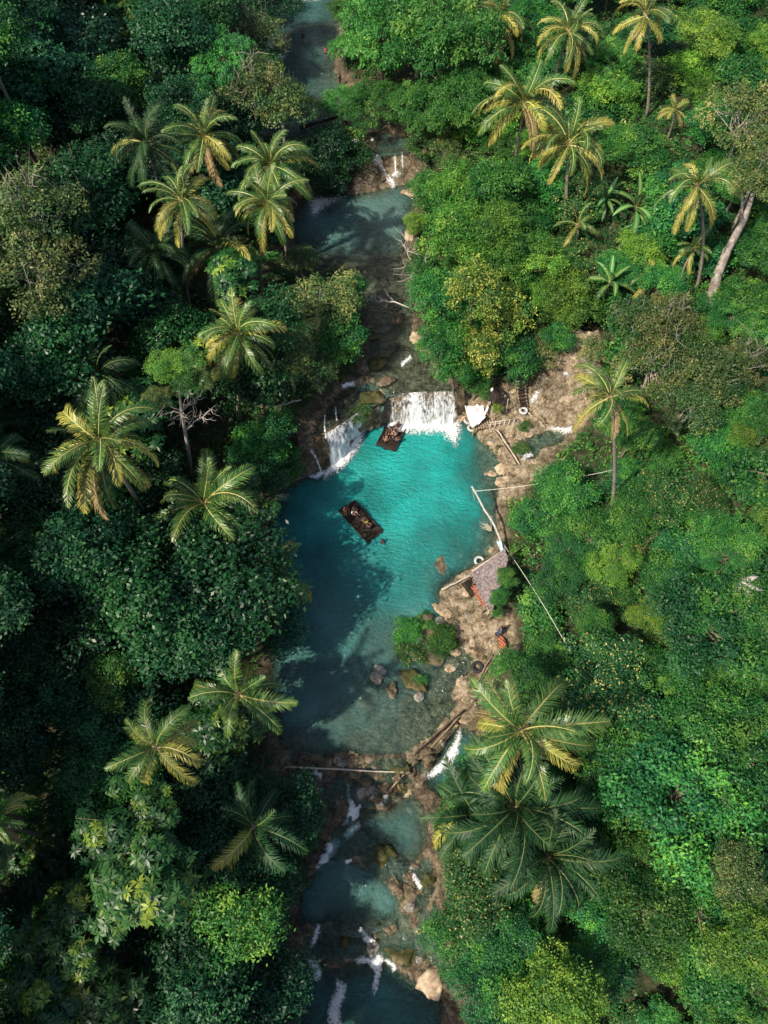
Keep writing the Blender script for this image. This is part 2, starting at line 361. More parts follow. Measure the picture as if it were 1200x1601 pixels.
# ------------------------------------------------------------------ water
def water_mat():
    m, nt, N, L, b = mat_new('river_water'); N.remove(b)
    def attr(a):
        n = N.new('ShaderNodeAttribute'); n.attribute_name = a; return n
    geo = N.new('ShaderNodeNewGeometry')
    rp = ramp(N, [(0, (.080,.165,.150)), (.5, (.016,.185,.175)), (1, (.010,.30,.285))]); L.new(attr('milk_shade').outputs['Fac'], rp.inputs[0])  # low end puts the shaded pool's grey teal into the colour; high end is aeration
    nz0 = N.new('ShaderNodeTexNoise'); nz0.inputs['Scale'].default_value = .22; nz0.inputs['Detail'].default_value = 4; L.new(geo.outputs['Position'], nz0.inputs['Vector'])
    hs = N.new('ShaderNodeHueSaturation'); mr = N.new('ShaderNodeMapRange'); mr.inputs[1].default_value = .3; mr.inputs[2].default_value = .7; mr.inputs[3].default_value = .62; mr.inputs[4].default_value = 1.25
    L.new(nz0.outputs[0], mr.inputs[0]); L.new(mr.outputs[0], hs.inputs['Value']); L.new(rp.outputs[0], hs.inputs['Color'])
    df = N.new('ShaderNodeBsdfDiffuse'); L.new(hs.outputs[0], df.inputs[0])
    tr = N.new('ShaderNodeBsdfTransparent'); tr.inputs[0].default_value = (.74,.91,.87,1)
    mx = N.new('ShaderNodeMixShader'); L.new(attr('turb').outputs['Fac'], mx.inputs[0]); L.new(tr.outputs[0], mx.inputs[1]); L.new(df.outputs[0], mx.inputs[2])
    # ripples
    def nz(sc, st):
        mp = N.new('ShaderNodeMapping'); mp.inputs['Scale'].default_value = st; mp.inputs['Rotation'].default_value = (0, 0, .5); L.new(geo.outputs['Position'], mp.inputs[0])
        n = N.new('ShaderNodeTexNoise'); n.inputs['Scale'].default_value = sc; n.inputs['Detail'].default_value = 3; n.inputs['Distortion'].default_value = .8
        L.new(mp.outputs[0], n.inputs['Vector']); return n
    a = nz(1.5, (1, 2.0, 1)); c = nz(4.5, (1, 1.5, 1))
    ad = N.new('ShaderNodeMath'); ad.operation = 'MULTIPLY_ADD'; ad.inputs[1].default_value = .4; L.new(c.outputs[0], ad.inputs[0]); L.new(a.outputs[0], ad.inputs[2])
    bp = N.new('ShaderNodeBump'); bp.inputs['Strength'].default_value = .9; bp.inputs['Distance'].default_value = .32; L.new(ad.outputs[0], bp.inputs['Height'])
    L.new(bp.outputs[0], df.inputs['Normal'])
    gl = N.new('ShaderNodeBsdfGlossy'); gl.inputs['Roughness'].default_value = .08; L.new(bp.outputs[0], gl.inputs['Normal'])
    fr = N.new('ShaderNodeFresnel'); fr.inputs[0].default_value = 1.33; L.new(bp.outputs[0], fr.inputs['Normal'])
    mx2 = N.new('ShaderNodeMixShader'); L.new(fr.outputs[0], mx2.inputs[0]); L.new(mx.outputs[0], mx2.inputs[1]); L.new(gl.outputs[0], mx2.inputs[2])
    L.new(mx2.outputs[0], N['Material Output'].inputs[0])
    return m
M_WATER = water_mat()
WNAME = {'pool': 'turquoise_pool_water', 'upper': 'upper_stream_water', 'ledge': 'ledge_water', 'top': 'upstream_river_water', 'side_pool': 'side_stream_water',
         'right_low': 'outflow_water', 'low_a': 'lower_basin_water', 'low_b': 'lower_stream_water', 'low_c': 'downstream_water'}
MILK_SHADE = np.array([[*P(a, b, 0)[:2], c] for a, b, c in [(660,680,1),(620,720,.95),(700,740,1),(640,800,.9),(720,800,.85),(560,740,.7),(560,800,.7),(660,860,.7),(480,800,.45),(560,880,.4),(620,900,.5),(500,960,.15),(500,1100,.05),(600,1100,.05),(640,1000,.12),(690,900,.35),(720,880,.4),(760,750,.35)]])  # high near the aerated falls, low where the pool's shade is painted in
def water_sheet(k):
    poly, z = WPOLY[k]; pa = np.array(poly); st = .35
    xs = np.arange(pa[:, 0].min()-1, pa[:, 0].max()+1, st); ys = np.arange(pa[:, 1].min()-1, pa[:, 1].max()+1, st)
    X, Y = np.meshgrid(xs, ys); i_ = inside(poly, X, Y); d, bx, by = dist(poly, X, Y, True)
    out = .25 if k in ('pool', 'top', 'side_pool', 'right_low', 'low_a', 'low_b', 'low_c') else .05
    ux = np.where(i_, 0, X-bx)/(d+1e-6); uy = np.where(i_, 0, Y-by)/(d+1e-6)
    X2 = np.where(i_, X, bx+ux*out); Y2 = np.where(i_, Y, by+uy*out)
    I = np.arange(X.size).reshape(X.shape)
    c = i_[:-1, :-1] | i_[:-1, 1:] | i_[1:, :-1] | i_[1:, 1:]
    q = np.stack([I[:-1, :-1], I[:-1, 1:], I[1:, 1:], I[1:, :-1]], -1)[c]
    used = np.unique(q); rm = np.full(X.size, -1); rm[used] = np.arange(len(used))
    x, y = X2.ravel()[used], Y2.ravel()[used]
    dep = np.maximum(z-bil(GH, x, y), 0)
    me = bpy.data.meshes.new(WNAME[k]); fast_mesh(me, np.stack([x, y, np.full(len(x), z)], 1), rm[q])
    turb = 1-np.exp(-(dep/({'pool': 1.35, 'upper': 1.5, 'top': 1.1}.get(k, 1.5)))**1.4)
    milk_shade = np.full(len(x), {'upper': .02, 'top': .14, 'side_pool': .5, 'right_low': .25, 'low_a': .12, 'low_b': 0.05, 'low_c': .28}.get(k, .1))
    if k == 'pool':
        w_ = np.zeros(len(x)); s = np.zeros(len(x))
        for a, b, c_ in MILK_SHADE:
            qq = 1.0/(((x-a)**2+(y-b)**2)**1.5+2); w_ += qq; s += qq*c_
        milk_shade = s/w_
    fattr(me, 'turb', turb); fattr(me, 'milk_shade', milk_shade)
    me.polygons.foreach_set('use_smooth', [True]*len(me.polygons)); me.materials.append(M_WATER)
    tag(link(WNAME[k], me), kind='structure')
for k in WPOLY: water_sheet(k)

M_RUN = M_WATER
def run_sheet(key, name, lift, milk_shade, st=.3):
    poly, w3 = RPOLY[key]; pa = np.array(poly)
    X, Y = np.meshgrid(np.arange(pa[:, 0].min(), pa[:, 0].max()+st, st), np.arange(pa[:, 1].min(), pa[:, 1].max()+st, st)); i_ = inside(poly, X, Y)
    I = np.arange(X.size).reshape(X.shape); c = i_[:-1, :-1] & i_[:-1, 1:] & i_[1:, 1:] & i_[1:, :-1]
    q = np.stack([I[:-1, :-1], I[:-1, 1:], I[1:, 1:], I[1:, :-1]], -1)[c]; used = np.unique(q); rm = np.full(X.size, -1); rm[used] = np.arange(len(used))
    x, y = X.ravel()[used], Y.ravel()[used]; w_ = 0; s = 0
    for a, b, z in w3: k = 1.0/(((x-a)**2+(y-b)**2)**1.6+.05); w_ = w_+k; s = s+k*z
    z = s/w_+lift; d = np.clip(z-bil(GH, x, y), 0, 2)
    me = bpy.data.meshes.new(name); fast_mesh(me, np.stack([x, y, z], 1), rm[q]); fattr(me, 'turb', 1-np.exp(-(d/.7)**1.2)); fattr(me, 'milk_shade', np.full(len(x), milk_shade))
    me.polygons.foreach_set('use_smooth', [True]*len(me.polygons)); me.materials.append(M_WATER); tag(link(name, me), kind='structure')
run_sheet('low_rocks', 'lower_rapids_water', .10, .10); run_sheet('dam', 'dam_overflow_water', -.05, .05); run_sheet('shelf', 'shelf_water', -.02, .02)

# ================================================================== vegetation
def norm(v): return v/(np.linalg.norm(v, axis=-1, keepdims=True)+1e-9)
def leaves(C, D, N_, ln, wd, tint, fold=.18):
    """diamond leaves as one vert / face block: centre C, along D, face normal N_"""
    S = norm(np.cross(D, N_)); N_ = norm(np.cross(S, D)); n = len(C)
    ln = np.broadcast_to(ln, (n,))[:, None]; wd = np.broadcast_to(wd, (n,))[:, None]
    p0 = C-D*ln*.5; p2 = C+D*ln*.5-N_*ln*fold; p1 = C+S*wd*.5-N_*wd*.12; p3 = C-S*wd*.5-N_*wd*.12
    V = np.stack([p0, p1, p2, p3], 1).reshape(-1, 3)
    return V, np.repeat(tint, 4)
def leaf_object(blocks, name, mat):
    V = np.concatenate([b[0] for b in blocks]); T = np.concatenate([b[1] for b in blocks])
    me = bpy.data.meshes.new(name); fast_mesh(me, V, np.arange(len(V)).reshape(-1, 4)); fattr(me, 'tint', T)
    me.materials.append(mat); return me
def rdirs(n, rng, zmin=-.25):
    z = rng.uniform(zmin, 1, n); a = rng.uniform(0, 2*np.pi, n); r = np.sqrt(1-z*z)
    return np.stack([r*np.cos(a), r*np.sin(a), z], 1)

BARK = noise_mat('grey_brown_bark', [(.3, (.07,.055,.04)), (.7, (.24,.2,.16))], 3, .9, .5, coord='Object', stretch=(1, 1, .25))
BARK_PALE = noise_mat('pale_bark', [(.3, (.20,.17,.14)), (.7, (.46,.41,.36))], 3, .9, .5, stretch=(1, 1, .3))
DEADW = noise_mat('bleached_wood', [(.3, (.26,.23,.2)), (.7, (.55,.5,.45))], 4, .9, .3)
PALMBARK = noise_mat('palm_bark', [(.35, (.11,.09,.075)), (.65, (.30,.26,.22))], 2.2, .9, .5, stretch=(.2, .2, 3.0))

LM = {
 'deep':   leaf_mat('shade_darkened_leaves', [(.004,.036,.015), (.012,.074,.024), (.04,.14,.034)]),  # left forest's shade put into the leaf colour, darker and bluer
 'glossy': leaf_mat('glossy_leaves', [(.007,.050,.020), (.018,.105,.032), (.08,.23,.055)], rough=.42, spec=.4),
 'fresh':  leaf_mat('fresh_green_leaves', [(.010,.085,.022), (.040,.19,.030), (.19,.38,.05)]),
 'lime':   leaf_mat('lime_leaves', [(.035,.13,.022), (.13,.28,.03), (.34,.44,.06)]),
 'yellow': leaf_mat('yellowing_leaves', [(.025,.11,.022), (.15,.25,.03), (.62,.58,.13)], hue=.01),
 'olive':  leaf_mat('olive_leaves', [(.020,.075,.022), (.10,.155,.040), (.36,.33,.12)]),
 'rosette':leaf_mat('rosette_leaves', [(.008,.050,.018), (.030,.11,.024), (.30,.40,.045)], rough=.4),
 'bamboo': leaf_mat('bamboo_leaves', [(.016,.11,.026), (.055,.23,.038), (.19,.38,.07)]),
 'spotted':leaf_mat('spotted_leaves', [(.013,.075,.022), (.045,.15,.032), (.52,.42,.13)], hue=.01),
 'fine':   leaf_mat('fine_green_leaves', [(.009,.075,.022), (.034,.165,.030), (.17,.34,.045)]),
 'broad':  leaf_mat('broad_green_leaves', [(.009,.07,.022), (.030,.15,.030), (.14,.32,.045)]),
 'cover':  leaf_mat('ground_plants', [(.010,.080,.022), (.034,.16,.030), (.12,.29,.04), (.42,.36,.13)], hue=0, val=0),
}

def crown_mesh(style, seed, R=5.0, H=3.6, nl=26, lobe=.36, clumps=30, per=11, ls=.36, wr=.5, sparse=0.0):
    """crown of many small leaves spread over uneven lobes round the limbs; origin at the crown's middle"""
    rng = np.random.default_rng(seed); B = []
    d = rdirs(nl, rng, -.35); rr = rng.uniform(.30, .86, nl)**.7
    stretch = np.array([rng.uniform(.8, 1.2), rng.uniform(.8, 1.2), 1])
    c = d*rr[:, None]*np.array([R, R, H])*stretch
    lr = R*lobe*rng.uniform(.5, 1.25, nl)
    keep = rng.random(nl) > sparse
    for k in range(nl):
        if not keep[k]: continue
        nk = int(clumps*(lr[k]/(R*lobe))**1.6)+3
        q = rdirs(nk, rng, -.45)
        rad_ = lr[k]*rng.uniform(.62, 1.12, nk)
        cc = c[k]+q*rad_[:, None]*np.array([1, 1, .72])
        tb = rng.beta(1.6, 2.0)*.75
        for m in range(nk):
            n = int(per*rng.uniform(.6, 1.5)); s = ls*.95
            if style == 'rosette':
                n = 9; a = rng.uniform(0, 6.28)+np.arange(n)*2.399; el = rng.uniform(-.25, .35, n)
                D = np.stack([np.cos(a)*np.cos(el), np.sin(a)*np.cos(el), np.sin(el)], 1)
                ax = norm(q[m]+np.array([0, 0, 1.2])); Q = Vector((0, 0, 1)).rotation_difference(Vector(ax)).to_matrix()
                D = D@np.array(Q).T; l_ = ls*rng.uniform(1.3, 2.1, n); C = cc[m]+D*l_[:, None]*.55
                N_ = np.tile(ax, (n, 1))+rng.normal(0, .15, (n, 3)); B.append(leaves(C, D, N_, l_, l_*.36, np.clip(tb+rng.normal(0, .12)+rng.normal(0, .05, n), 0, 1), .22)); continue
            if style == 'bamboo':
                o = rng.normal(0, s*.8, (n, 3))*np.array([1, 1, .7]); D = norm(q[m]*.8+np.array([0, 0, -.45])+rng.normal(0, .55, (n, 3)))
                l_ = ls*rng.uniform(.8, 1.5, n); N_ = norm(np.array([0, 0, 1.])+q[m]*.5+rng.normal(0, .5, (n, 3)))
                B.append(leaves(cc[m]+o, D, N_, l_, l_*.34, np.clip(tb+rng.normal(0, .14)+rng.normal(0, .12, n), 0, 1))); continue
            o = rng.normal(0, s, (n, 3))*np.array([1, 1, .6])
            N_ = norm(q[m]*.6+np.array([0, 0, .75])+rng.normal(0, .55, (n, 3)))
            D = norm(np.cross(N_, rng.normal(0, 1, (n, 3))))
            l_ = ls*rng.uniform(.65, 1.3, n)
            tv = np.clip(tb+rng.normal(0, .16)+rng.normal(0, .06, n), 0, 1)
            if style == 'spotted': tv = np.where(rng.random(n) < .10, rng.uniform(.65, 1, n), tv*.6)
            if style == 'yellow': tv = np.clip(tv+(.35 if rng.random() < .33 else -.1), 0, 1)
            B.append(leaves(cc[m]+o, D, N_, l_, l_*wr, tv))
    return B, c[keep], lr[keep]
def wood_mesh(name, mat, limbs, base, R, seed, r0=.22, bare=0):
    """tapered trunk from base up to the crown's middle with limbs running to the lobes"""
    rng = np.random.default_rng(seed); mb = MB(); base = np.array(base, float)
    fork = base*.28+rng.normal(0, .12, 3)*np.array([1, 1, 0]); top = np.array([0, 0, .25*R])
    tube(mb, [base-np.array([0, 0, .6]), base*.93, base*.62+rng.normal(0, .18, 3), fork, top*.4, top], [r0*1.5, r0*1.15, r0, r0*.8, r0*.5, r0*.2], 7)
    for l in limbs:
        t = rng.uniform(-.1, .8); s = fork*(1-t)+top*t if t > 0 else fork
        m = s*.5+l*.5+np.array([0, 0, -.12*R])*rng.uniform(.2, 1)+rng.normal(0, .1*R*.4, 3)
        tube(mb, [s, m*.6+s*.4, m, l], np.array([.5, .38, .28, .08])*r0, 5)
    for k in range(bare):
        l = limbs[rng.integers(len(limbs))]; e = l*rng.uniform(.95, 1.25)+rng.normal(0, .3, 3)
        tube(mb, jag(l*.4, e, 5, .1*R*.3, rng), [r0*.3, r0*.24, r0*.17, r0*.1, r0*.03], 4)
        for j in range(3):
            a = l*.4+(e-l*.4)*rng.uniform(.3, .9); tube(mb, jag(a, a+rng.normal(0, .22*R, 3), 4, .1, rng), [r0*.14, r0*.1, r0*.07, r0*.02], 4)
    return mb.mesh(name, mat, True)

# style: (leaf material key, crown args, bark, bare limbs)
STY = {
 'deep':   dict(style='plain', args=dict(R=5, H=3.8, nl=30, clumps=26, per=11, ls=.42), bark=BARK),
 'glossy': dict(style='plain', args=dict(R=5, H=3.4, nl=30, lobe=.34, clumps=32, per=13, ls=.36, wr=.55), bark=BARK),
 'fresh':  dict(style='plain', args=dict(R=4, H=3.0, nl=34, lobe=.32, clumps=34, per=11, ls=.28), bark=BARK),
 'lime':   dict(style='plain', args=dict(R=4, H=2.8, nl=30, lobe=.32, clumps=40, per=12, ls=.22), bark=BARK),
 'yellow': dict(style='yellow', args=dict(R=4, H=3.4, nl=26, lobe=.34, clumps=30, per=12, ls=.30), bark=BARK),
 'olive':  dict(style='plain', args=dict(R=5, H=3.2, nl=34, lobe=.26, clumps=26, per=9, ls=.30, sparse=.12), bark=BARK_PALE, bare=16),
 'rosette':dict(style='rosette', args=dict(R=5, H=4.2, nl=30, lobe=.33, clumps=17, per=9, ls=.42), bark=BARK),
 'bamboo': dict(style='bamboo', args=dict(R=7, H=4.0, nl=64, lobe=.22, clumps=34, per=12, ls=.34), bark=BARK),
 'fine':   dict(style='plain', args=dict(R=5, H=3.7, nl=34, lobe=.29, clumps=46, per=11, ls=.28), bark=BARK),
 'broad':  dict(style='plain', args=dict(R=4, H=3.2, nl=26, lobe=.34, clumps=22, per=9, ls=.46, wr=.6), bark=BARK),
 'spotted':dict(style='spotted', args=dict(R=4, H=3.0, nl=30, lobe=.30, clumps=32, per=10, ls=.29), bark=BARK),
}
VAR = {}
for si, (k, s) in enumerate(STY.items()):
    for v in range(3):
        B, lc, lr = crown_mesh(s['style'], 100*si+v+7, **s['args'])
        cm = leaf_object(B, k+'_crown', LM[k])
        wm = {}
        for h in ((1.0, 2.2) if k not in ('bamboo',) else (1.0,)):      # base below the crown's middle, in crown radii
            wm[h] = wood_mesh(k+'_trunk', s['bark'], lc[::2], (0.25*(v-1), .2*(v-1), -h*s['args']['R']), s['args']['R'], si*10+v, bare=s.get('bare', 0))
        VAR[(k, v)] = (cm, wm, s['args']['R'])

# ---- things used to say where a plant stands
MARKS = []
def mark(px, py, text): MARKS.append((px, py, text))
for a in [(760,650,'white tarp'),(563,815,'drifting raft'),(613,680,'crowded raft'),(765,910,'thatched hut'),(746,1043,'black tyre'),(655,635,'curtain waterfall'),(530,690,'left waterfall'),
          (660,1000,'leafy islet'),(605,265,'upper cascade'),(870,640,'bare rock slide'),(520,1205,'bamboo rail across the dam'),(565,1510,'lowest cascade'),(545,1260,'narrow rapid'),
          (500,185,'fallen log'),(1150,925,'dead palm frond'),(1135,420,'leaning grey trunk'),(985,860,'bare dirt streak'),(445,60,'upstream river'),(745,790,'leaning pole'),
          (957,720,'rope palm'),(1055,170,'golden young palm'),(990,320,'banana clump'),(155,690,'largest palm on the left bank'),(240,1170,'golden palm'),(800,1290,'big dark palm'),
          (318,780,'palm by the pool edge'),(372,515,'palm above the pool'),(280,315,'palm grove'),(820,160,'palm row on the far slope'),(280,640,'thin bare-trunked tree'),
          (290,920,'broad glossy tree'),(200,1340,'rosette-leaved tree'),(640,70,'bamboo stand'),(750,480,'yellowing tree'),(1060,540,'olive tree'),(50,400,'pale-limbed tree'),(560,350,'upper pool'),
          (20,40,'far corner of dark forest'),(1180,60,'far sunny slope'),(1180,1560,'near sunny corner'),(20,1560,'near dark corner'),(1180,760,'cut log'),(1100,990,'domed yellow-green tree'),
          (940,1070,'pale-spotted tree'),(1060,1250,'wide green canopy'),(60,900,'deep shade gap'),(1000,1500,'dark hollow'),(395,1290,'shaded palm'),(1190,545,'lone banana plant'),(230,225,'dark twin palms')]: mark(*a)
USED_LABELS = {}
def where(px, py, skip=None, nth=0):
    c = sorted([((px-a)**2+(py-b)**2, a, b, t) for a, b, t in MARKS if t != skip and (px-a)**2+(py-b)**2 > 100])[nth]
    dx, dy = px-c[1], py-c[2]; d = math.sqrt(c[0])
    a = math.degrees(math.atan2(-dy, dx)) % 360
    names = ['right of', 'above and right of', 'above', 'above and left of', 'left of', 'below and left of', 'below', 'below and right of']
    n = names[int(((a+22.5) % 360)//45)]
    pre = 'just ' if d < 45 else ('' if d < 110 else 'well ')
    return f'{pre}{n} the {c[3]}'
def auto_label(look, px, py):
    for nth in (0, 1, 2, 3, 4):
        l = f'{look} {where(px, py, None, nth)}'
        if l not in USED_LABELS: break
    USED_LABELS[l] = 1
    return l

TREES = []          # (px, py, pixel radius) for spacing
def place_tree(px, py, rpx, h, k, look, name, cat, group=None, v=None, rng=random.Random(5)):
    """crown centred on the pixel, h metres above the ground it stands on"""
    p = hit(px, py, h); dep = project(p)[2]
    r = rpx/FPX*dep
    v = rng.randrange(3) if v is None else v
    cm, wm, R = VAR[(k, v)]; s = r/R
    g = ground(p[0], p[1])
    hh = h/s/R
    key = min(wm, key=lambda q: abs(q-hh))
    root = empty(name, (p[0], p[1], g)); root.rotation_euler = (0, 0, rng.uniform(0, 6.28))
    c = link('crown', cm, root); c.location = (0, 0, h); c.scale = (s, s, s*rng.uniform(.85, 1.1)*(.75 if (cat == 'shrub' and group) else 1))
    t = link('trunk', wm[key], root); t.location = (0, 0, h); t.scale = (s, s, h/(key*R))
    tag(root, auto_label(look, px, py), cat, group)
    TREES.append((px, py, rpx)); return root

# ---- palms
FM = {
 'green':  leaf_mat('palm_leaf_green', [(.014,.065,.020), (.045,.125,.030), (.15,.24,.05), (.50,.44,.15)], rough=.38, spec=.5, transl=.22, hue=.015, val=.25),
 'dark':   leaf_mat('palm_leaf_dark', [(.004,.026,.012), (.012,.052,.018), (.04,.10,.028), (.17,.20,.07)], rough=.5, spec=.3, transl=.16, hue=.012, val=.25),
 'gold':   leaf_mat('palm_leaf_gold', [(.035,.11,.024), (.13,.19,.035), (.44,.38,.075), (.60,.53,.20)], rough=.42, spec=.45, transl=.25, hue=.01, val=.25),
 'brown':  leaf_mat('palm_leaf_dry', [(.11,.085,.03), (.24,.18,.07), (.38,.28,.13), (.5,.40,.24)], rough=.7, spec=.2, transl=.2, hue=.01, val=.25),
}
def frond_mesh(name, mat, a0, bend, seed, L=4.6, n=66, tip=0.0, droop=.5):
    rng = np.random.default_rng(seed); mb = MB()
    m = 15; s = np.linspace(0, 1, m); ang = np.radians(a0-bend*s**1.25); ds = L/(m-1)
    tw = rng.normal(0, .10)
    px_ = np.concatenate([[0], np.cumsum(np.cos(ang[:-1])*ds)]); pz = np.concatenate([[0], np.cumsum(np.sin(ang[:-1])*ds)]); py_ = tw*s**2*L*.5
    pts = np.stack([px_, py_, pz], 1)
    tube(mb, pts, .055*(1-.85*s)+.008, 4, np.full(4*m, 1.0), False)
    V = []; F = []; T = []
    for i in range(n):
        t = .10+.90*(i/(n-1)); f = t*(m-1); k = min(int(f), m-2); u = f-k
        p = pts[k]*(1-u)+pts[k+1]*u; d = norm(pts[k+1]-pts[k]); up = norm(np.cross(d, np.array([0, 1., 0]))); 
        if up[2] < 0 and abs(d[2]) < .98: up = -up
        prof = (.50+1.6*t*(1-t)+.12*(1-t))*1.0 if t < .8 else .82-.62*(t-.8)/.2+0.04
        ll = L*.215*prof*rng.uniform(.85, 1.1)
        fw = .55+.75*t
        for sd in (-1, 1):
            if rng.random() < .05: continue
            side = np.array([0, sd, 0.])
            d0 = norm(side+d*fw*rng.uniform(.6, 1.4)+up*(.16+rng.normal(0,.12))); d1 = norm(d0*.75-np.array([0, 0, 1])*droop*rng.uniform(.5, 1.4)+d*.12)
            w_ = np.cross(d0, up); w_ = norm(d*1.0+0*w_)*.042*(L/4.6)
            m1 = p+d0*ll*.5; e = m1+d1*ll*.5
            b = len(V); V += [p-w_*.7, p+w_*.7, m1+w_, m1-w_, e]
            F += [(b, b+1, b+2, b+3), (b+3, b+2, b+4)]
            tv = np.clip(.30+rng.normal(0, .11)+tip*t, 0, .9); T += [tv, tv, tv+.04, tv+.04, tv+.10+.25*tip]
    mb.add(V, F, np.array(T))
    return mb.mesh(name, mat)
FR = {}
CLASSES = [(78, 55), (62, 88), (42, 105), (20, 100), (-4, 78), (-28, 55)]
for mk, tp in (('green', .14), ('dark', .10), ('gold', .3), ('brown', .3)):
    for ci, (a0, be) in enumerate(CLASSES):
        if mk == 'gold' and ci < 1: continue
        if mk == 'brown' and ci < 4: continue
        for v in range(4 if mk != 'brown' else 2): FR[(mk, ci, v)] = frond_mesh('frond', FM[mk], a0+((-7, 5, -2, 9)[v]), be*(.85, 1.2, 1.05, 1.35)[v], ci*7+v*3+len(FR), tip=tp, n=66 if ci else 44, droop=.35+.12*ci)
def coco_mesh():
    mb = MB(); import bmesh
    bm = bmesh.new(); bmesh.ops.create_icosphere(bm, subdivisions=2, radius=.13)
    v = np.array([x.co[:] for x in bm.verts])*np.array([1, 1, 1.2]); f = [tuple(y.index for y in x.verts) for x in bm.faces]; bm.free()
    return mb.add(v, f).mesh('coconut', flat_mat('coconut_husk', (.16, .15, .04)), True)
COCO = coco_mesh()
def palm(px, py, rpx, h, look, bpx=None, bpy_=None, gold=.4, n=28, seed=0, name='coconut_palm', dry=.5, cat='palm', group=None, spread=1.0, tr=.16):
    rng = random.Random(seed*13+int(px)+int(py))
    if bpx is None:
        p = hit(px, py, h); base = np.array([p[0]+rng.uniform(-.8, .8), p[1]+rng.uniform(-.8, .8), 0]); base[2] = ground(base[0], base[1]); top = p
    else:
        b = hit(bpx, bpy_, 0.0); base = b
        lo, hi = .5, 30
        for _ in range(30):       # height that puts the crown on its row of the photograph
            m = (lo+hi)/2
            if project(base+np.array([0, 0, m]))[1] > py: lo = m
            else: hi = m
        top = base+np.array([0, 0, lo]); dep = project(top)[2]; top[0] += (px-project(top)[0])/FPX*dep
    dep = project(top)[2]; r = rpx/FPX*dep; s = r/3.75
    root = empty(name, base.tolist())
    rel = top-base; mb = MB(); k = 12; t = np.linspace(0, 1, k)
    bow = np.array([rng.uniform(-.5, .5), rng.uniform(-.5, .5), 0])
    pts = np.stack([rel*q+np.array([0, 0, 0])-rel*np.array([1, 1, 0])*(q*(1-q))*.35+bow*math.sin(q*math.pi)*.6 for q in t])
    pts[0] -= np.array([0, 0, .5])
    rr = tr*s**.5*(1.25-.5*t); rr[0] *= 1.7; rr[-1] *= 1.3
    tube(mb, pts, rr, 9); mb.build('trunk', PALMBARK, root, True)
    az = rng.uniform(0, 6.28)
    for i in range(n):
        q = i/(n-1); ci = min(5, int(q**.9*6)); az += 2.39996+rng.uniform(-.5, .5)
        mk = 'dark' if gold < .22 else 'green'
        if ci >= 1 and rng.random() < gold*(-.05+1.45*q): mk = 'gold'
        if ci >= 4 and rng.random() < dry*.3: mk = 'brown'
        f = link('frond', FR[(mk, ci, rng.randrange(4 if mk != 'brown' else 2))], root)
        f.location = rel+np.array([math.cos(az)*.10, math.sin(az)*.10, -.35*q])*s
        f.rotation_euler = (rng.uniform(-.45, .45), rng.uniform(-.16, .16), az); sc = s*rng.uniform(.80, 1.12)*(1 if ci else .8); f.scale = (sc, sc*rng.uniform(.85, 1.1), sc*rng.uniform(.85, 1.15))
    for i in range(5):
        c = link('coconut', COCO, root); a = i*1.26+az; c.location = rel+np.array([math.cos(a)*.28, math.sin(a)*.28, -.45-.1*(i % 2)])*s; c.scale = (s*1.1,)*3
    if bpx is not None:
        for q in (.35, .6, .85, 1.05): TREES.append((px+(bpx-px)*q, py+(bpy_-py)*q, 26))
    tag(root, look, cat, group); TREES.append((px, py, rpx*.7)); return root
# far / left bank grove
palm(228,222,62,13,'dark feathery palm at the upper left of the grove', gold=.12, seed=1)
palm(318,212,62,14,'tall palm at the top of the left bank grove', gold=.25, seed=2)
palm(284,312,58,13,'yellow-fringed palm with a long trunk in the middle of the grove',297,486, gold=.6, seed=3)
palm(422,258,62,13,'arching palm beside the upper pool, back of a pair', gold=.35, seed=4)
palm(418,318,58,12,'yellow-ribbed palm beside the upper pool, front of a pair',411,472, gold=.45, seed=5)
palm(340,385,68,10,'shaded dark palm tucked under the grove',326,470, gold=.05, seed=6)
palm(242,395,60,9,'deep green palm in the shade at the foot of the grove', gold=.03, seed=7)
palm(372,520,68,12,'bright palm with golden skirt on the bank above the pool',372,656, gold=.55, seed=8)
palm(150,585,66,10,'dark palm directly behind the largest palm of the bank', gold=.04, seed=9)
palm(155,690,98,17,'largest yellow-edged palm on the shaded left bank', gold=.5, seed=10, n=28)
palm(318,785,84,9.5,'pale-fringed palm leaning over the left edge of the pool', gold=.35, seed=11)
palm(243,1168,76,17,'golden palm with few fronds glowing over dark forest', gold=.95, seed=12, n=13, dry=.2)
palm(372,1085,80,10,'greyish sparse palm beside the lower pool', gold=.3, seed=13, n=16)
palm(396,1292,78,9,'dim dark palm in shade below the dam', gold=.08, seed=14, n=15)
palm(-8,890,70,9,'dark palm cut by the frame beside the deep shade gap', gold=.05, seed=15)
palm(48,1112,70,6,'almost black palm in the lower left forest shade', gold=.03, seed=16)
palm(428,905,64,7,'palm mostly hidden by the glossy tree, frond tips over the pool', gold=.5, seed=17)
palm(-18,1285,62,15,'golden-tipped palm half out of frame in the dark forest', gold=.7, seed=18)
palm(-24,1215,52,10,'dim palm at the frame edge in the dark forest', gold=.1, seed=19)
palm(-10,710,62,13,'dim palm at the frame edge near the largest palm', gold=.1, seed=20)
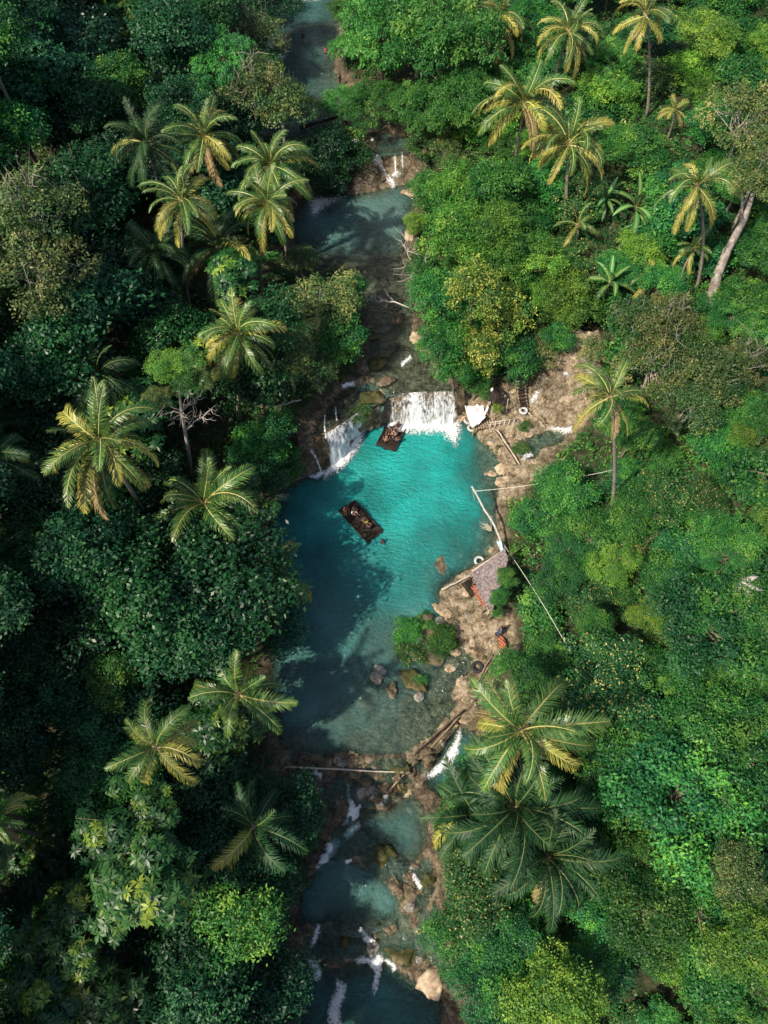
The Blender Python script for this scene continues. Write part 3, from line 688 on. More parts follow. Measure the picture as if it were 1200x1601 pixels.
# right bank
palm(780,28,54,13,'palm with hanging dry skirt at the start of the far palm row',778,112, gold=.6, seed=21, dry=1.6)
palm(890,48,50,10,'dense palm second in the far palm row', gold=.7, seed=22)
palm(1010,22,48,14,'slender palm with a long straight trunk on the far slope',1011,182, gold=.75, seed=23, n=18)
palm(820,160,72,11,'broad yellow palm in front of the far row', gold=.75, seed=24)
palm(890,222,66,11,'drooping yellow palm nearest the bananas',884,345, gold=.8, seed=25)
palm(1055,170,28,4.2,'small golden young palm alone on the green slope', gold=3, seed=26, n=11, dry=.8, name='young_palm')
palm(1090,288,56,12,'pale thin-trunked palm above the olive tree',1088,455, gold=.7, seed=27, n=19)
palm(1085,388,34,5,'small yellow palm under the pale thin-trunked palm', gold=.8, seed=28, n=12)
palm(955,618,70,12,'palm with a long bent trunk that holds the rope',957,797, gold=.7, seed=29, n=14)
palm(815,1140,104,17,'bright gold-green palm spread over the outflow', gold=.62, seed=30, n=20, dry=.3)
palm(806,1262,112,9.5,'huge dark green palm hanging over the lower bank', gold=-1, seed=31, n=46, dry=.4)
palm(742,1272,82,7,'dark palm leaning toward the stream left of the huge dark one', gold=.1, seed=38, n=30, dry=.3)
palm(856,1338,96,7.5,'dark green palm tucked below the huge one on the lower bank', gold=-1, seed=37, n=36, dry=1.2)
palm(903,350,38,3,'short palm at the foot of the drooping yellow palm', gold=.5, seed=32, n=10)
palm(1012,432,36,3,'small palm between the bananas and the olive tree', gold=.45, seed=33, n=10)

# ---- bananas: broad paddle leaves
BAN = leaf_mat('banana_leaf', [(.012,.08,.028), (.03,.14,.04), (.08,.22,.05), (.36,.40,.15)], rough=.5, spec=.4, transl=.3)
def banana_leaf_mesh(seed, a0, bend, L=2.4, W=.23):
    rng = np.random.default_rng(seed); mb = MB(); m = 13; s = np.linspace(0, 1, m); ang = np.radians(a0-bend*s)
    x = np.concatenate([[0], np.cumsum(np.cos(ang[:-1]))])*L/(m-1); z = np.concatenate([[0], np.cumsum(np.sin(ang[:-1]))])*L/(m-1)
    wd = W*np.clip((s-.14)/.2, 0, 1)**.6*np.clip((1.02-s)/.35, 0, 1)**.6
    V = []; T = []
    for i in range(m): V += [(x[i], -wd[i]*rng.uniform(.8, 1), z[i]+wd[i]*.25), (x[i], 0, z[i]), (x[i], wd[i]*rng.uniform(.8, 1), z[i]+wd[i]*.25)]; T += [.45, .9, .3]
    F = []
    for i in range(m-1): F += [(3*i, 3*i+3, 3*i+4, 3*i+1), (3*i+1, 3*i+4, 3*i+5, 3*i+2)]
    tube(mb, np.stack([x, 0*x, z-.015], 1), .03*(1-.8*s), 4, .95, False)
    return mb.add(V, F, np.array(T)).mesh('leaf', BAN)
BL = [banana_leaf_mesh(k, a, b) for k, (a, b) in enumerate([(80, 40), (62, 85), (45, 95), (28, 90), (8, 75)])]
def banana(px, py, rpx, look, h=2.6, n=15, seed=0):
    rng = random.Random(seed); p = hit(px, py, h); dep = project(p)[2]; s = rpx/FPX*dep/2.0
    root = empty('banana_plant', (p[0], p[1], ground(p[0], p[1])), rng.uniform(0, 6)); mb = MB()
    tube(mb, [(0, 0, -.3), (0, 0, h*.5), (0, 0, h)], [.13, .11, .07], 8); mb.build('stem', flat_mat('banana_stem', (.12, .15, .05)), root, True)
    for i in range(n):
        l = link('leaf', BL[min(4, int(i/n*5))], root); l.location = (0, 0, h-.02); l.rotation_euler = (rng.uniform(-.2, .2), 0, i*2.4+rng.uniform(-.3, .3)); sc = s*rng.uniform(.8, 1.1); l.scale = (sc,)*3
    tag(root, look, 'banana plant'); TREES.append((px, py, rpx*.8))
banana(945,312,36,'leftmost dark banana plant under the drooping yellow palm', seed=1)
banana(994,325,44,'large central banana plant with many glossy leaves', seed=2, n=12)
banana(1012,358,34,'low banana plant in front of the large central one', seed=3, h=2.0)
banana(953,442,42,'dark banana plant with thick stem beside the lime bush', seed=4, n=11)
banana(1186,545,40,'lone banana plant right of the olive tree', seed=5, h=2.4, n=10)
banana(930,290,26,'young banana plant at the back of the clump', seed=6, h=2.2, n=8)

# ---- broadleaf trees and shrubs one can tell apart
T_, S_ = ('broadleaf_tree', 'tree'), ('shrub', 'shrub')
HERO = [
 # left bank
 (45,330,85,17,'olive','pale-limbed olive tree',T_),(60,420,95,15,'olive','branchy olive-green tree',T_),(135,500,95,10,'deep','dull green tree',T_),(70,560,85,10,'glossy','dim glossy tree',T_),
 (225,925,105,9,'glossy','broad glossy tree half',T_),(345,925,115,7.5,'glossy','broad glossy tree half',T_),(285,860,80,7,'glossy','glossy dark tree',T_),(410,960,66,5,'glossy','glossy leaf tree',T_),(300,1010,80,9,'deep','dim tree',T_),
 
 (495,480,72,5.5,'olive','overhanging olive bush',S_),(530,520,52,4,'fresh','leafy bush',S_),(455,560,60,5,'olive','twiggy grey bush',S_),(495,580,42,3.5,'olive','sparse pale bush',S_),
 (415,690,52,5,'fresh','rounded bright bush',S_),(445,725,36,3.5,'fresh','small bright bush',S_),(400,740,48,5,'glossy','dark bush',S_),
 (195,1290,72,13,'rosette','rosette-leaved tree',T_),(215,1390,88,14,'rosette','golden rosette-leaved tree',T_),(130,1440,70,12,'rosette','dim rosette tree',T_),(40,1540,85,11,'rosette','spiky-leaved dark tree',T_),(150,1560,85,10,'rosette','dim spiky tree',T_),
 (395,135,62,7,'olive','feathery tree',T_),(440,160,62,6,'olive','yellowish feathery bush',S_),(350,100,60,8,'bamboo','dim feathery tree',T_),
 (402,55,48,6,'olive','pale overhanging tree',T_),(425,8,40,6,'deep','dark overhanging tree',T_),(408,100,34,4,'fresh','overhanging green bush',S_),(470,168,30,3,'olive','yellowish overhanging bush',S_),(545,20,34,5,'bamboo','feathery overhanging bamboo',('bamboo_clump','bamboo')),(540,75,28,3,'bamboo','drooping bamboo',('bamboo_clump','bamboo')),(545,245,30,2.5,'deep','dark overhanging bush',S_),(470,405,34,3,'olive','overhanging pale bush',S_),(545,455,34,3,'fresh','leafy overhanging bush',S_),(648,350,22,2,'lime','bright overhanging bush',S_),(655,420,26,2.5,'fresh','green overhanging bush',S_),(515,235,40,3,'deep','dark bush',S_),(490,262,42,3,'deep','dark low bush',S_),(520,285,28,2,'deep','small dark bush',S_),
 (360,1450,80,9,'fresh','dim green tree',T_),(440,1265,60,4.5,'deep','dark round tree',T_),(478,1290,38,3,'deep','dark rounded bush',S_),(405,1530,78,6,'deep','dark tree',T_),(310,1570,80,9,'deep','dark tree',T_),(425,1390,48,4,'deep','dark tree',T_),
 (560,650,17,1.2,'spotted','yellow-green clinging bush',S_),(568,640,14,.8,'spotted','small yellow bush',S_),
 # right bank, far
 (600,45,80,8,'bamboo','feathery bamboo stand',('bamboo_clump','bamboo')),(690,50,95,8,'bamboo','tall feathery bamboo stand',('bamboo_clump','bamboo')),(590,165,52,3.5,'bamboo','low leafy bamboo',('bamboo_clump','bamboo')),(655,170,52,4,'bamboo','low bamboo',('bamboo_clump','bamboo')),(720,150,60,5,'bamboo','green bamboo',('bamboo_clump','bamboo')),(540,160,38,3,'bamboo','low bamboo',('bamboo_clump','bamboo')),
 (665,232,30,1.5,'spotted','dry tan bush',S_),(700,240,34,1.8,'olive','dry tan bush',S_),(672,300,36,2.5,'fresh','bright bush',S_),(720,300,55,4,'lime','bright green tree',T_),(780,290,55,5,'fresh','bright green tree',T_),(715,375,62,6,'lime','light green tree',T_),(775,370,60,6,'lime','light green tree',T_),(830,410,52,5,'lime','pale green tree',T_),
 (668,430,32,3,'fresh','green bush',S_),(690,470,50,5.5,'fresh','leafy green tree',T_),(740,460,55,8,'yellow','yellowing tree',T_),(785,490,50,6,'yellow','yellow-green tree',T_),(690,545,48,4.5,'fresh','overhanging green tree',T_),(750,550,50,5,'yellow','yellow-tipped tree',T_),(800,560,48,4,'fresh','green bush',S_),(712,585,30,3.5,'fresh','bush at the falls lip',S_),(845,545,42,3,'olive','green olive bush',S_),(745,600,26,2.5,'fresh','small green bush',S_),
 (880,470,58,4,'lime','bright lime bush',S_),(840,460,40,3,'lime','lime bush',S_),
 (1000,500,60,5,'olive','grey-olive tree',T_),(1042,505,60,6,'olive','large olive tree',T_),(1110,585,75,5,'olive','spreading olive tree',T_),(1020,570,62,5,'olive','dusty olive tree',T_),(1080,640,58,4,'olive','olive bush',S_),(1165,560,45,4,'olive','olive-brown tree',T_),(925,548,30,2.2,'olive','dry olive bush',S_),(872,528,28,2,'fresh','green bush',S_),(952,590,26,2,'fresh','green bush',S_),
 (1165,190,68,9,'olive','leaf-spotted tree',T_),(1190,260,60,9,'olive','dusty tree',T_),
 (1105,985,92,6,'fine','domed yellow-green tree',T_),(1172,960,70,5,'fine','yellow-green tree',T_),(945,1065,72,7,'spotted','pale-spotted tree',T_),(1060,1240,115,5,'fine','wide green canopy tree',T_),(970,1230,75,4.5,'fine','green canopy tree',T_),(1160,1180,85,5,'fine','green canopy tree',T_),(1000,1150,80,5,'fine','fine-leaved tree',T_),(1110,1130,80,5,'fine','dim green tree',T_),
 (1000,1420,80,5,'fine','green tree',T_),(1090,1420,75,4.5,'fine','green tree',T_),(1170,1480,75,7,'lime','sunlit yellow tree',T_),(1150,1370,62,7,'olive','dark grey-green twiggy tree',T_),(860,1560,80,8,'lime','yellow-green tree',T_),(775,1560,70,6,'fine','green tree',T_),(745,1400,58,6.5,'spotted','yellow-spotted tree',T_),(725,1350,42,5,'spotted','yellow-spotted bush',S_),(720,1480,58,5,'fine','green tree',T_),(800,1480,60,5,'fine','green tree',T_),
 (634,990,30,.8,'fresh','green bush on the islet',S_),(688,1000,30,.8,'fresh','rich green bush on the islet',S_),(645,1022,28,.7,'spotted','yellow-flecked bush on the islet',S_),(662,975,22,.8,'fresh','small bush on the islet',S_),(655,1065,14,.7,'fresh','small plant on the rock',S_),
 (794,905,20,2.8,'fresh','green bush overgrowing the hut roof',S_),(782,932,16,2.6,'fresh','small bush overgrowing the hut roof',S_),(775,955,12,1.6,'fresh','little bush at the hut corner',S_),(800,1050,36,3,'fresh','green bush',S_),(815,700,14,.4,'spotted','yellow ground bush',S_),(820,668,11,.4,'spotted','tiny yellow bush',S_),(777,639,10,2.2,'yellow','small yellow plant',S_),
]
def based_tree(px, py, rpx, bpx, bpy_, look):
    b = hit(bpx, bpy_); lo, hi = .5, 30
    for _ in range(30):
        m = (lo+hi)/2
        if project(b+np.array([0, 0, m]))[1] > py: lo = m
        else: hi = m
    top = b+np.array([0, 0, lo]); dep = project(top)[2]; top[0] += (px-project(top)[0])/FPX*dep; rel = top-b; s = rpx/FPX*dep/4.0
    root = empty('broadleaf_tree', b.tolist()); mb = MB(); rng = np.random.default_rng(3); f = rel*.72
    tube(mb, [(0, 0, -.5), rel*.3+np.array([.15, 0, 0]), f, rel], [.24, .19, .15, .06], 7)
    for k in range(13):
        a = rng.uniform(0, 6.28); e = f+np.array([math.cos(a)*1.9, math.sin(a)*1.9, rng.uniform(.4, 2.6)]); p = jag(f*rng.uniform(.92, 1.05), e, 6, .14, rng); tube(mb, p, [.055, .045, .035, .028, .02, .008], 5)
        for j in range(4): q = p[rng.integers(2, 6)]; tube(mb, jag(q, q+rng.normal(0, .55, 3), 4, .06, rng), [.03, .025, .018, .008], 4)
    mb.build('trunk', BARK_PALE, root, True)
    for (kk, v, dx, dy, dz, sc) in (('lime', 0, -.6, 1.2, .6, .78), ('fresh', 1, .5, .3, .2, .55), ('olive', 2, -1.6, -.8, -.7, .40), ('olive', 1, 2.0, .6, -.2, .36)):
        c = link('crown', VAR[(kk, v)][0], root); c.location = rel+np.array([dx, dy, dz]); c.scale = (s*sc, s*sc, s*sc*.9)
    tag(root, look, 'tree'); TREES.append((px, py, rpx))
    for q in (.4, .7, 1.0): TREES.append((px+(bpx-px)*q, py+(bpy_-py)*q, 50))
based_tree(278, 600, 48, 297, 742, 'thin tree with bright crown and bare pale twigs above a long trunk')
HOLLOW = [(985,985,42),(1112,1096,60),(862,1195,40),(1060,1345,66),(990,1515,70),(1050,1565,56),(1040,640,30),(905,115,40),(980,900,30)]
TREES += HOLLOW + [(835,752,34),(878,747,34),(920,741,34)]
for q in (.2, .5, .8): TREES.append((1108+64*q, 486-168*q, 42))
for px, py, r, h, k, look, (nm, ct) in HERO: place_tree(px, py, r, h, k, look, nm, ct)

# ---- the rest of the forest, kept off the open water and shore of the photograph
OPEN = [[(400,-60),(535,-60),(527,105),(560,150),(500,205),(470,120),(405,110)],
 [(455,200),(560,205),(645,230),(655,290),(645,400),(650,490),(600,500),(560,425),(465,410),(448,350),(478,290),(545,240)],
 [(580,470),(645,480),(660,560),(715,600),(770,606),(832,596),(870,515),(940,515),(942,580),(918,672),(850,716),(806,766),(772,800),(795,865),(795,950),(803,1005),(785,1040),(750,1065),(720,1110),(720,1150),(690,1240),(668,1300),(680,1390),(710,1480),(720,1610),(475,1610),(465,1440),(480,1380),(525,1310),(490,1215),(440,1205),(440,1100),(445,900),(440,800),(475,740),(462,690),(490,640),(560,600)]]
def free(px, py, r, f=.85):
    x, y = np.array([px]), np.array([py])
    for o in OPEN:
        if inside(o, x, y)[0] or dist(o, x, y)[0] < r*f: return False
    return True
frng = random.Random(77)
MIDX = [(-60,465),(200,515),(300,560),(420,600),(600,620),(750,610),(900,620),(1100,590),(1250,570),(1700,600)]
def midline(py): return float(np.interp(py, [a for a, b in MIDX], [b for a, b in MIDX]))
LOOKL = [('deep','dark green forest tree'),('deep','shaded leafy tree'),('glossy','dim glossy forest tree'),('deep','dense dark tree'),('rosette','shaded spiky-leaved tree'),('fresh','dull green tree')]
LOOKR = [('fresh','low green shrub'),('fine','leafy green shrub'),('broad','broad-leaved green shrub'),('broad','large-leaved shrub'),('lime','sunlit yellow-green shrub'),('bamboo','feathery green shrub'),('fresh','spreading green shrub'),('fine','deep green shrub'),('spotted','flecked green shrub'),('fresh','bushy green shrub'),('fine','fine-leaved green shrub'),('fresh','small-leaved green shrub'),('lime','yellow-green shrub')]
nfill = 0
for layer, (sp) in enumerate((70, 60)):
    for gy in range(-140, 1760, sp):
        for gx in range(-170, 1380, sp):
            px, py = gx+frng.uniform(-.45, .45)*sp, gy+frng.uniform(-.45, .45)*sp
            left = px < midline(py)
            if left != (layer == 0): continue
            r = frng.uniform(48, 84) if left else frng.uniform(32, 56)
            if not left and not (-40 < py < 1660 and px < 1250): continue
            if not free(px, py, r): continue
            if py < 90 and 540 < px < 760: continue
            m = min(((px-a)**2+(py-b)**2)**.5/(c if left else c*.8) for a, b, c in TREES)
            if m < (.68 if left else .62): continue
            if left: k, look = frng.choice(LOOKL); h = frng.uniform(3.5, 10) if px > -30 else frng.uniform(13, 18)  # trees beyond the left edge made taller to cast shade inward
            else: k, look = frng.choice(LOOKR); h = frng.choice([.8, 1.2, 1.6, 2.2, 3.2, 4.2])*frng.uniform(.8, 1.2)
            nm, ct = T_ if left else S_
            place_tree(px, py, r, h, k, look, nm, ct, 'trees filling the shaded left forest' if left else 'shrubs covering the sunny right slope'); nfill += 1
# unseen ridge trees added beyond the frame, on the sun's side, for their shade
for i in range(70):
    x = frng.uniform(-75, -40); y = frng.uniform(-28, 100)
    q = project((x, y, ground(x, y)+6))
    if q[0] > -130 and q[1] < 1750: continue
    cm, wm, R = VAR[('deep', i % 3)]; s = frng.uniform(.9, 1.4); h = frng.uniform(7, 11)
    root = empty('broadleaf_tree', (x, y, ground(x, y)), frng.uniform(0, 6)); c = link('crown', cm, root); c.location = (0, 0, h); c.scale = (s, s, s)
    t = link('trunk', wm[2.2], root); t.location = (0, 0, h); t.scale = (s, s, h/(2.2*R))
    tag(root, 'dark forest tree added on the unseen ridge beyond the left bank for shade', 'tree', 'added ridge trees beyond the left bank')

# ---- undergrowth: leaves nobody could count
def undergrowth(n, seed):
    rng = np.random.default_rng(seed)
    x = rng.uniform(-62, 66, n); y = rng.uniform(-14, 128, n)
    r = bil(GR, x, y); d = bil(GD, x, y)
    dens = vnoise(x*.35, y*.35, 71)
    right = x > -6
    keep = (r < .35+.1*rng.random(n)) & (rng.random(n) < np.where(right, 1.0, .45)) & (dens+.25*rng.random(n) > .30) & (d > .5)
    gz = bil(GH, x, y); dep = np.stack([x, y, gz-CAMZ], 1)@FWD; qx = 600+FPX*x/dep; qy = 800.5-FPX*(np.stack([x, y, gz-CAMZ], 1)@UPV)/dep
    for a, b, c in HOLLOW: keep &= ~((np.hypot(qx-a, qy-b) < c*.9) & (rng.random(n) < .75))
    x, y, dens = x[keep], y[keep], dens[keep]; n = len(x)
    hgt = bil(GH, x, y)+ (.15+1.1*smooth((vnoise(x*.8, y*.8, 72)-.25)*1.6))*rng.uniform(.55, 1.0, n)
    per = 5
    C = np.repeat(np.stack([x, y, hgt], 1), per, 0)+rng.normal(0, .2, (n*per, 3))*np.array([1, 1, .5])
    N_ = norm(np.array([0, 0, 1.])+rng.normal(0, .5, (n*per, 3))); D = norm(np.cross(N_, rng.normal(0, 1, (n*per, 3))))
    l_ = rng.uniform(.2, .42, n*per)
    cl = vnoise(x*.28, y*.28, 73)*.55+vnoise(x*1.1, y*1.1, 74)*.35-.12+np.where(rng.random(n) < .03, .45, 0)
    tv = np.clip(np.repeat(cl, per)+rng.normal(0, .09, n*per), 0, 1)
    me = leaf_object([leaves(C, D, N_, l_, l_*.55, tv)], 'undergrowth', LM['cover'])
    tag(link('undergrowth', me), 'low green undergrowth of leafy plants covering the ground between trees', 'undergrowth', kind='stuff')
undergrowth(110000, 3)
print('fill', nfill)

# ================================================================== falling and white water, rocks, rafts, people
GS = GH.copy()
for k, (poly, z) in WPOLY.items():
    i_ = inside(poly, GX, GY); GS = np.where(i_, np.maximum(GS, z), GS)
def surf(x, y): return bil(GS, x, y)
def hit_s(px, py, h=0.0):
    global GH
    keep = GH; GH = GS
    p = hit(px, py, h); GH = keep
    return p

def foam_mat(name, streak):
    m, nt, N, L, b = mat_new(name)
    def attr(a):
        n = N.new('ShaderNodeAttribute'); n.attribute_name = a; return n
    b.inputs['Base Color'].default_value = (.86, .88, .90, 1); b.inputs['Roughness'].default_value = .6
    if streak:
        cx = N.new('ShaderNodeCombineXYZ'); sx = N.new('ShaderNodeMath'); sx.operation = 'MULTIPLY'; sx.inputs[1].default_value = 4.2
        sy = N.new('ShaderNodeMath'); sy.operation = 'MULTIPLY'; sy.inputs[1].default_value = 1.3
        L.new(attr('fu').outputs['Fac'], sx.inputs[0]); L.new(attr('fv').outputs['Fac'], sy.inputs[0]); L.new(sx.outputs[0], cx.inputs[0]); L.new(sy.outputs[0], cx.inputs[1]); vec = cx.outputs[0]
    else:
        g = N.new('ShaderNodeNewGeometry'); vec = g.outputs['Position']
    nz = N.new('ShaderNodeTexNoise'); nz.inputs['Scale'].default_value = 1.0 if streak else 4.6; nz.inputs['Detail'].default_value = 7; nz.inputs['Roughness'].default_value = .72; L.new(vec, nz.inputs['Vector'])
    ad = N.new('ShaderNodeMath'); ad.operation = 'ADD'; cn = N.new('ShaderNodeMath'); cn.operation = 'MULTIPLY_ADD'; cn.inputs[1].default_value = 1.7 if not streak else 1.0; cn.inputs[2].default_value = -.35 if not streak else 0.0; L.new(nz.outputs[0], cn.inputs[0]); L.new(cn.outputs[0], ad.inputs[0]); L.new(attr('foam').outputs['Fac'], ad.inputs[1])
    mr = N.new('ShaderNodeMapRange'); mr.inputs[1].default_value = .88 if streak else .80; mr.inputs[2].default_value = 1.18 if streak else 1.38; mr.interpolation_type = 'SMOOTHSTEP'; L.new(ad.outputs[0], mr.inputs[0])
    ml = N.new('ShaderNodeMath'); ml.operation = 'MULTIPLY'; ml.inputs[1].default_value = .96; L.new(mr.outputs[0], ml.inputs[0])
    L.new(ml.outputs[0], b.inputs['Alpha'])
    bp = N.new('ShaderNodeBump'); bp.inputs['Strength'].default_value = .7; bp.inputs['Distance'].default_value = .25; L.new(nz.outputs[0], bp.inputs['Height']); L.new(bp.outputs[0], b.inputs['Normal'])
    return m
M_FALL = foam_mat('falling_white_water', True); M_FOAM = foam_mat('churned_foam', False)
M_CLIFF = noise_mat('wet_brown_cliff', [(.28, (.018,.014,.009)), (.48, (.075,.055,.034)), (.6, (.16,.115,.07)), (.78, (.28,.21,.13))], 1.3, .55, .9, 8, stretch=(1, 1, .6))

def resample(p, n):
    p = np.asarray(p, float); d = np.concatenate([[0], np.cumsum(np.linalg.norm(np.diff(p, axis=0), axis=1))])
    t = np.linspace(0, d[-1], n); return np.stack([np.interp(t, d, p[:, i]) for i in range(3)], 1)
def curtain(name, lip, base, out=.35, dens=.55, nu=70, nv=22, mat=None, rough=.06, seed=1, parent=None, back=0.0, edge=.18):
    lip = resample([P(a, b, z) for a, b, z in lip], nu); base = resample([P(a, b, z) for a, b, z in base], nu)
    t = np.linspace(0, 1, nv)
    nrm = np.cross(base[-1]-base[0], [0, 0, 1.]); nrm = norm(nrm); 
    if nrm[1] > 0 and abs(nrm[1]) > .2: nrm = -nrm
    V = []; fu = []; fv = []; fo = []
    us = np.concatenate([[0], np.cumsum(np.linalg.norm(np.diff(lip, axis=0), axis=1))])
    for j, q in enumerate(t):
        pt = lip*(1-q)+base*q
        pt[:, 2] = lip[:, 2]*(1-q**1.7)+base[:, 2]*q**1.7
        wob = fbm(us*1.6, np.full(nu, q*3.0), seed, 3)
        pt = pt+nrm*(out*math.sin(min(1, q*1.3)*math.pi/2)*.8+rough*6*wob[:, None]*(.3+q)-back)
        V.append(pt); fu += us.tolist(); fv += [q*np.linalg.norm(lip[0]-base[0])]*nu
        e = np.clip(np.minimum(np.arange(nu), np.arange(nu)[::-1])/(nu*edge+1e-6), 0, 1)
        fo += (dens+.18*(q-.4)+.28*(vnoise(us*.9, us*0, seed+5)-.5)-.5*(1-e)).tolist()
    I = np.arange(nu*nv).reshape(nv, nu); Q = np.stack([I[:-1, :-1], I[:-1, 1:], I[1:, 1:], I[1:, :-1]], -1).reshape(-1, 4)
    me = bpy.data.meshes.new(name); fast_mesh(me, np.concatenate(V), Q); fattr(me, 'fu', fu); fattr(me, 'fv', fv); fattr(me, 'foam', fo)
    me.polygons.foreach_set('use_smooth', [True]*len(me.polygons)); me.materials.append(mat or M_FALL); return link(name, me, parent)
def foam_patch(name, poly, dens=.62, fall=.7, lift=.06, bulge=.12, parent=None, st=.12, z=None):
    w3 = np.array([(hit_s(a, b) if z is None else P(a, b, z)) for a, b in poly]); p2 = w3[:, :2].tolist()
    xs = np.arange(w3[:, 0].min(), w3[:, 0].max()+st, st); ys = np.arange(w3[:, 1].min(), w3[:, 1].max()+st, st)
    X, Y = np.meshgrid(xs, ys); i_ = inside(p2, X, Y); d = dist(p2, X, Y)
    I = np.arange(X.size).reshape(X.shape); c = i_[:-1, :-1] & i_[:-1, 1:] & i_[1:, 1:] & i_[1:, :-1]
    if not c.any(): c = i_[:-1, :-1]
    q = np.stack([I[:-1, :-1], I[:-1, 1:], I[1:, 1:], I[1:, :-1]], -1)[c]
    used = np.unique(q); rm = np.full(X.size, -1); rm[used] = np.arange(len(used))
    x, y, dd = X.ravel()[used], Y.ravel()[used], d.ravel()[used]
    fall = min(fall, .85*float(dd.max())+.02); dens = dens+.16
    f = np.clip(dd/fall, 0, 1); z = (surf(x, y) if z is None else z)+lift+bulge*f*(1+fbm(x*2, y*2, 4))
    me = bpy.data.meshes.new(name); fast_mesh(me, np.stack([x, y, z], 1), rm[q]); fattr(me, 'foam', dens-.62*(1-f)); fattr(me, 'fu', x); fattr(me, 'fv', y)
    me.polygons.foreach_set('use_smooth', [True]*len(me.polygons)); me.materials.append(M_FOAM); return link(name, me, parent)
def stripe(pts, wd):
    p = np.asarray(pts, float); wd = np.asarray(wd, float)*1.75; t = norm(np.gradient(p, axis=0)); n = np.stack([-t[:, 1], t[:, 0]], 1); wd = np.broadcast_to(wd, (len(p),))[:, None]/2
    return np.concatenate([p+n*wd, (p-n*wd)[::-1]]).tolist()

# two main falls
z0 = ZUP
LIP_R = [(600,620,z0),(622,616,z0+.03),(650,613,z0+.05),(680,612,z0+.05),(716,612,z0)]; BAS_R = [(602,660,0),(624,663,0),(650,664,0),(680,664,0),(718,660,0)]
LIP_L = [(490,673,z0-.45),(503,684,z0-.4),(518,672,z0-.35),(535,661,z0-.35),(552,650,z0-.3),(567,640,z0-.3)]; BAS_L = [(500,742,0),(508,738,0),(526,724,0),(542,703,0),(556,683,0),(570,664,0)]
def rock_face(name, lip, base, ext, seed):
    o = curtain(name, lip, base, out=.05, mat=M_CLIFF, rough=.10, seed=seed, back=.28, nu=90, nv=26)
    for v in o.data.vertices:
        co = v.co; k = .35*(vnoise(co.x*1.7, co.z*1.1, seed)-.5)+.2*(vnoise(co.x*4.1, co.z*3.0, seed+2)-.5); v.co = (co.x, co.y-float(k), co.z)
    tag(o, kind='structure'); return o
rock_face('rock_cliff', [(594,624,z0-.1)]+[(a, b, c-.06) for a, b, c in LIP_R]+[(724,612,z0-.1)], [(596,660,-.4)]+[(a, b, -.4) for a, b, c in BAS_R]+[(728,662,-.4)], 0, 3)
rock_face('rock_cliff', [(a, b, c-.06) for a, b, c in LIP_L], [(a, b, -.4) for a, b, c in BAS_L], 0, 9)
wf = empty('waterfall', P(660,660,0).tolist()); tag(wf, 'wide white curtain waterfall dropping into the head of the turquoise pool', 'waterfall')
def keep_world(o, par): o.parent = par; o.matrix_parent_inverse = Matrix.Translation(par.location).inverted()
for o in (curtain('falling_water', LIP_R, BAS_R, .4, .54, seed=11, rough=.05, edge=.10), foam_patch('foam', [(598,656),(620,652),(650,650),(690,650),(720,650),(728,660),(726,684),(714,706),(700,696),(688,684),(668,684),(645,685),(622,682),(594,674)], .70, 1.5, z=0.0, bulge=.3)): keep_world(o, wf)
wf = empty('waterfall', P(535,710,0).tolist()); tag(wf, 'slanting white waterfall on the shaded left side of the pool', 'waterfall')
for o in (curtain('falling_water', LIP_L[1:], BAS_L[1:], .35, .54, seed=21, rough=.05, edge=.10), foam_patch('foam', [(498,740),(507,728),(524,712),(540,692),(556,672),(566,658),(575,664),(572,690),(560,712),(545,732),(522,746),(506,757)], .70, 1.0, z=0.0, bulge=.3)): keep_world(o, wf)
def cascade(poly, label, dens=.62, fall=.5, **k): tag(foam_patch('cascade', poly, dens+.03, fall*1.5, **k), label, 'cascade')
cascade([(478,748),(476,738),(492,738),(508,732),(512,742),(496,752)], 'thin line of foam at the foot of the left rock face', .6, .35)
cascade(stripe([(508,648),(507,668),(510,690)], 3), 'thin trickle over the left brown ledge', .62, .22)
cascade(stripe([(524,636),(525,650),(527,660)], 3), 'second trickle over the brown ledge nearer the falls', .58, .22)
cascade(stripe([(484,700),(496,722),(504,742)], 4), 'trickle down the dark rock face beside the slanting waterfall', .6, .22)
cascade(stripe([(578,242),(592,258),(606,276),(622,296)], [8,12,12,14]), 'diagonal white cascade over the brown boulder above the upper pool', .46, .5)
cascade(stripe([(617,238),(618,262),(619,276)], 4), 'left of two thin twin falls above the upper pool', .5, .25)
cascade(stripe([(628,238),(629,258),(631,272)], 4), 'right of two thin twin falls above the upper pool', .5, .25)
cascade([(608,272),(622,264),(634,268),(634,276),(622,284),(612,282)], 'foam at the foot of the twin falls', .5, .5)
cascade([(474,310),(490,300),(520,302),(545,300),(550,308),(530,320),(512,330),(494,346),(480,342)], 'broken white rapids entering the upper pool from the left', .58, .9)
cascade([(402,88),(430,78),(458,84),(452,98),(420,106),(402,102)], 'pale rapids at the left edge of the upstream river', .46, .9)
cascade([(405,-12),(505,-12),(510,6),(470,8),(430,8),(405,4)], 'white rapid at the far end of the river', .5, 1.0)
cascade(stripe([(548,221),(560,222)], 6), 'small white riffle above the brown boulder', .6, .3)
cascade(stripe([(578,219),(586,220)], 5), 'tiny riffle near the small white riffle', .6, .3)
cascade(stripe([(531,606),(543,602),(556,600)], 8), 'bright riffle on the ledge above the slanting waterfall', .62, .3)
cascade(stripe([(566,601),(570,608)], 6), 'tiny riffle at the end of the ledge', .6, .25)
cascade(stripe([(624,574),(634,566),(645,556)], 7), 'thin riffle across the middle stream', .55, .3)
cascade(stripe([(846,604),(836,622),(829,640)], [10,14,14]), 'white water sliding down the edge of the bare rock slide', .42, .7)
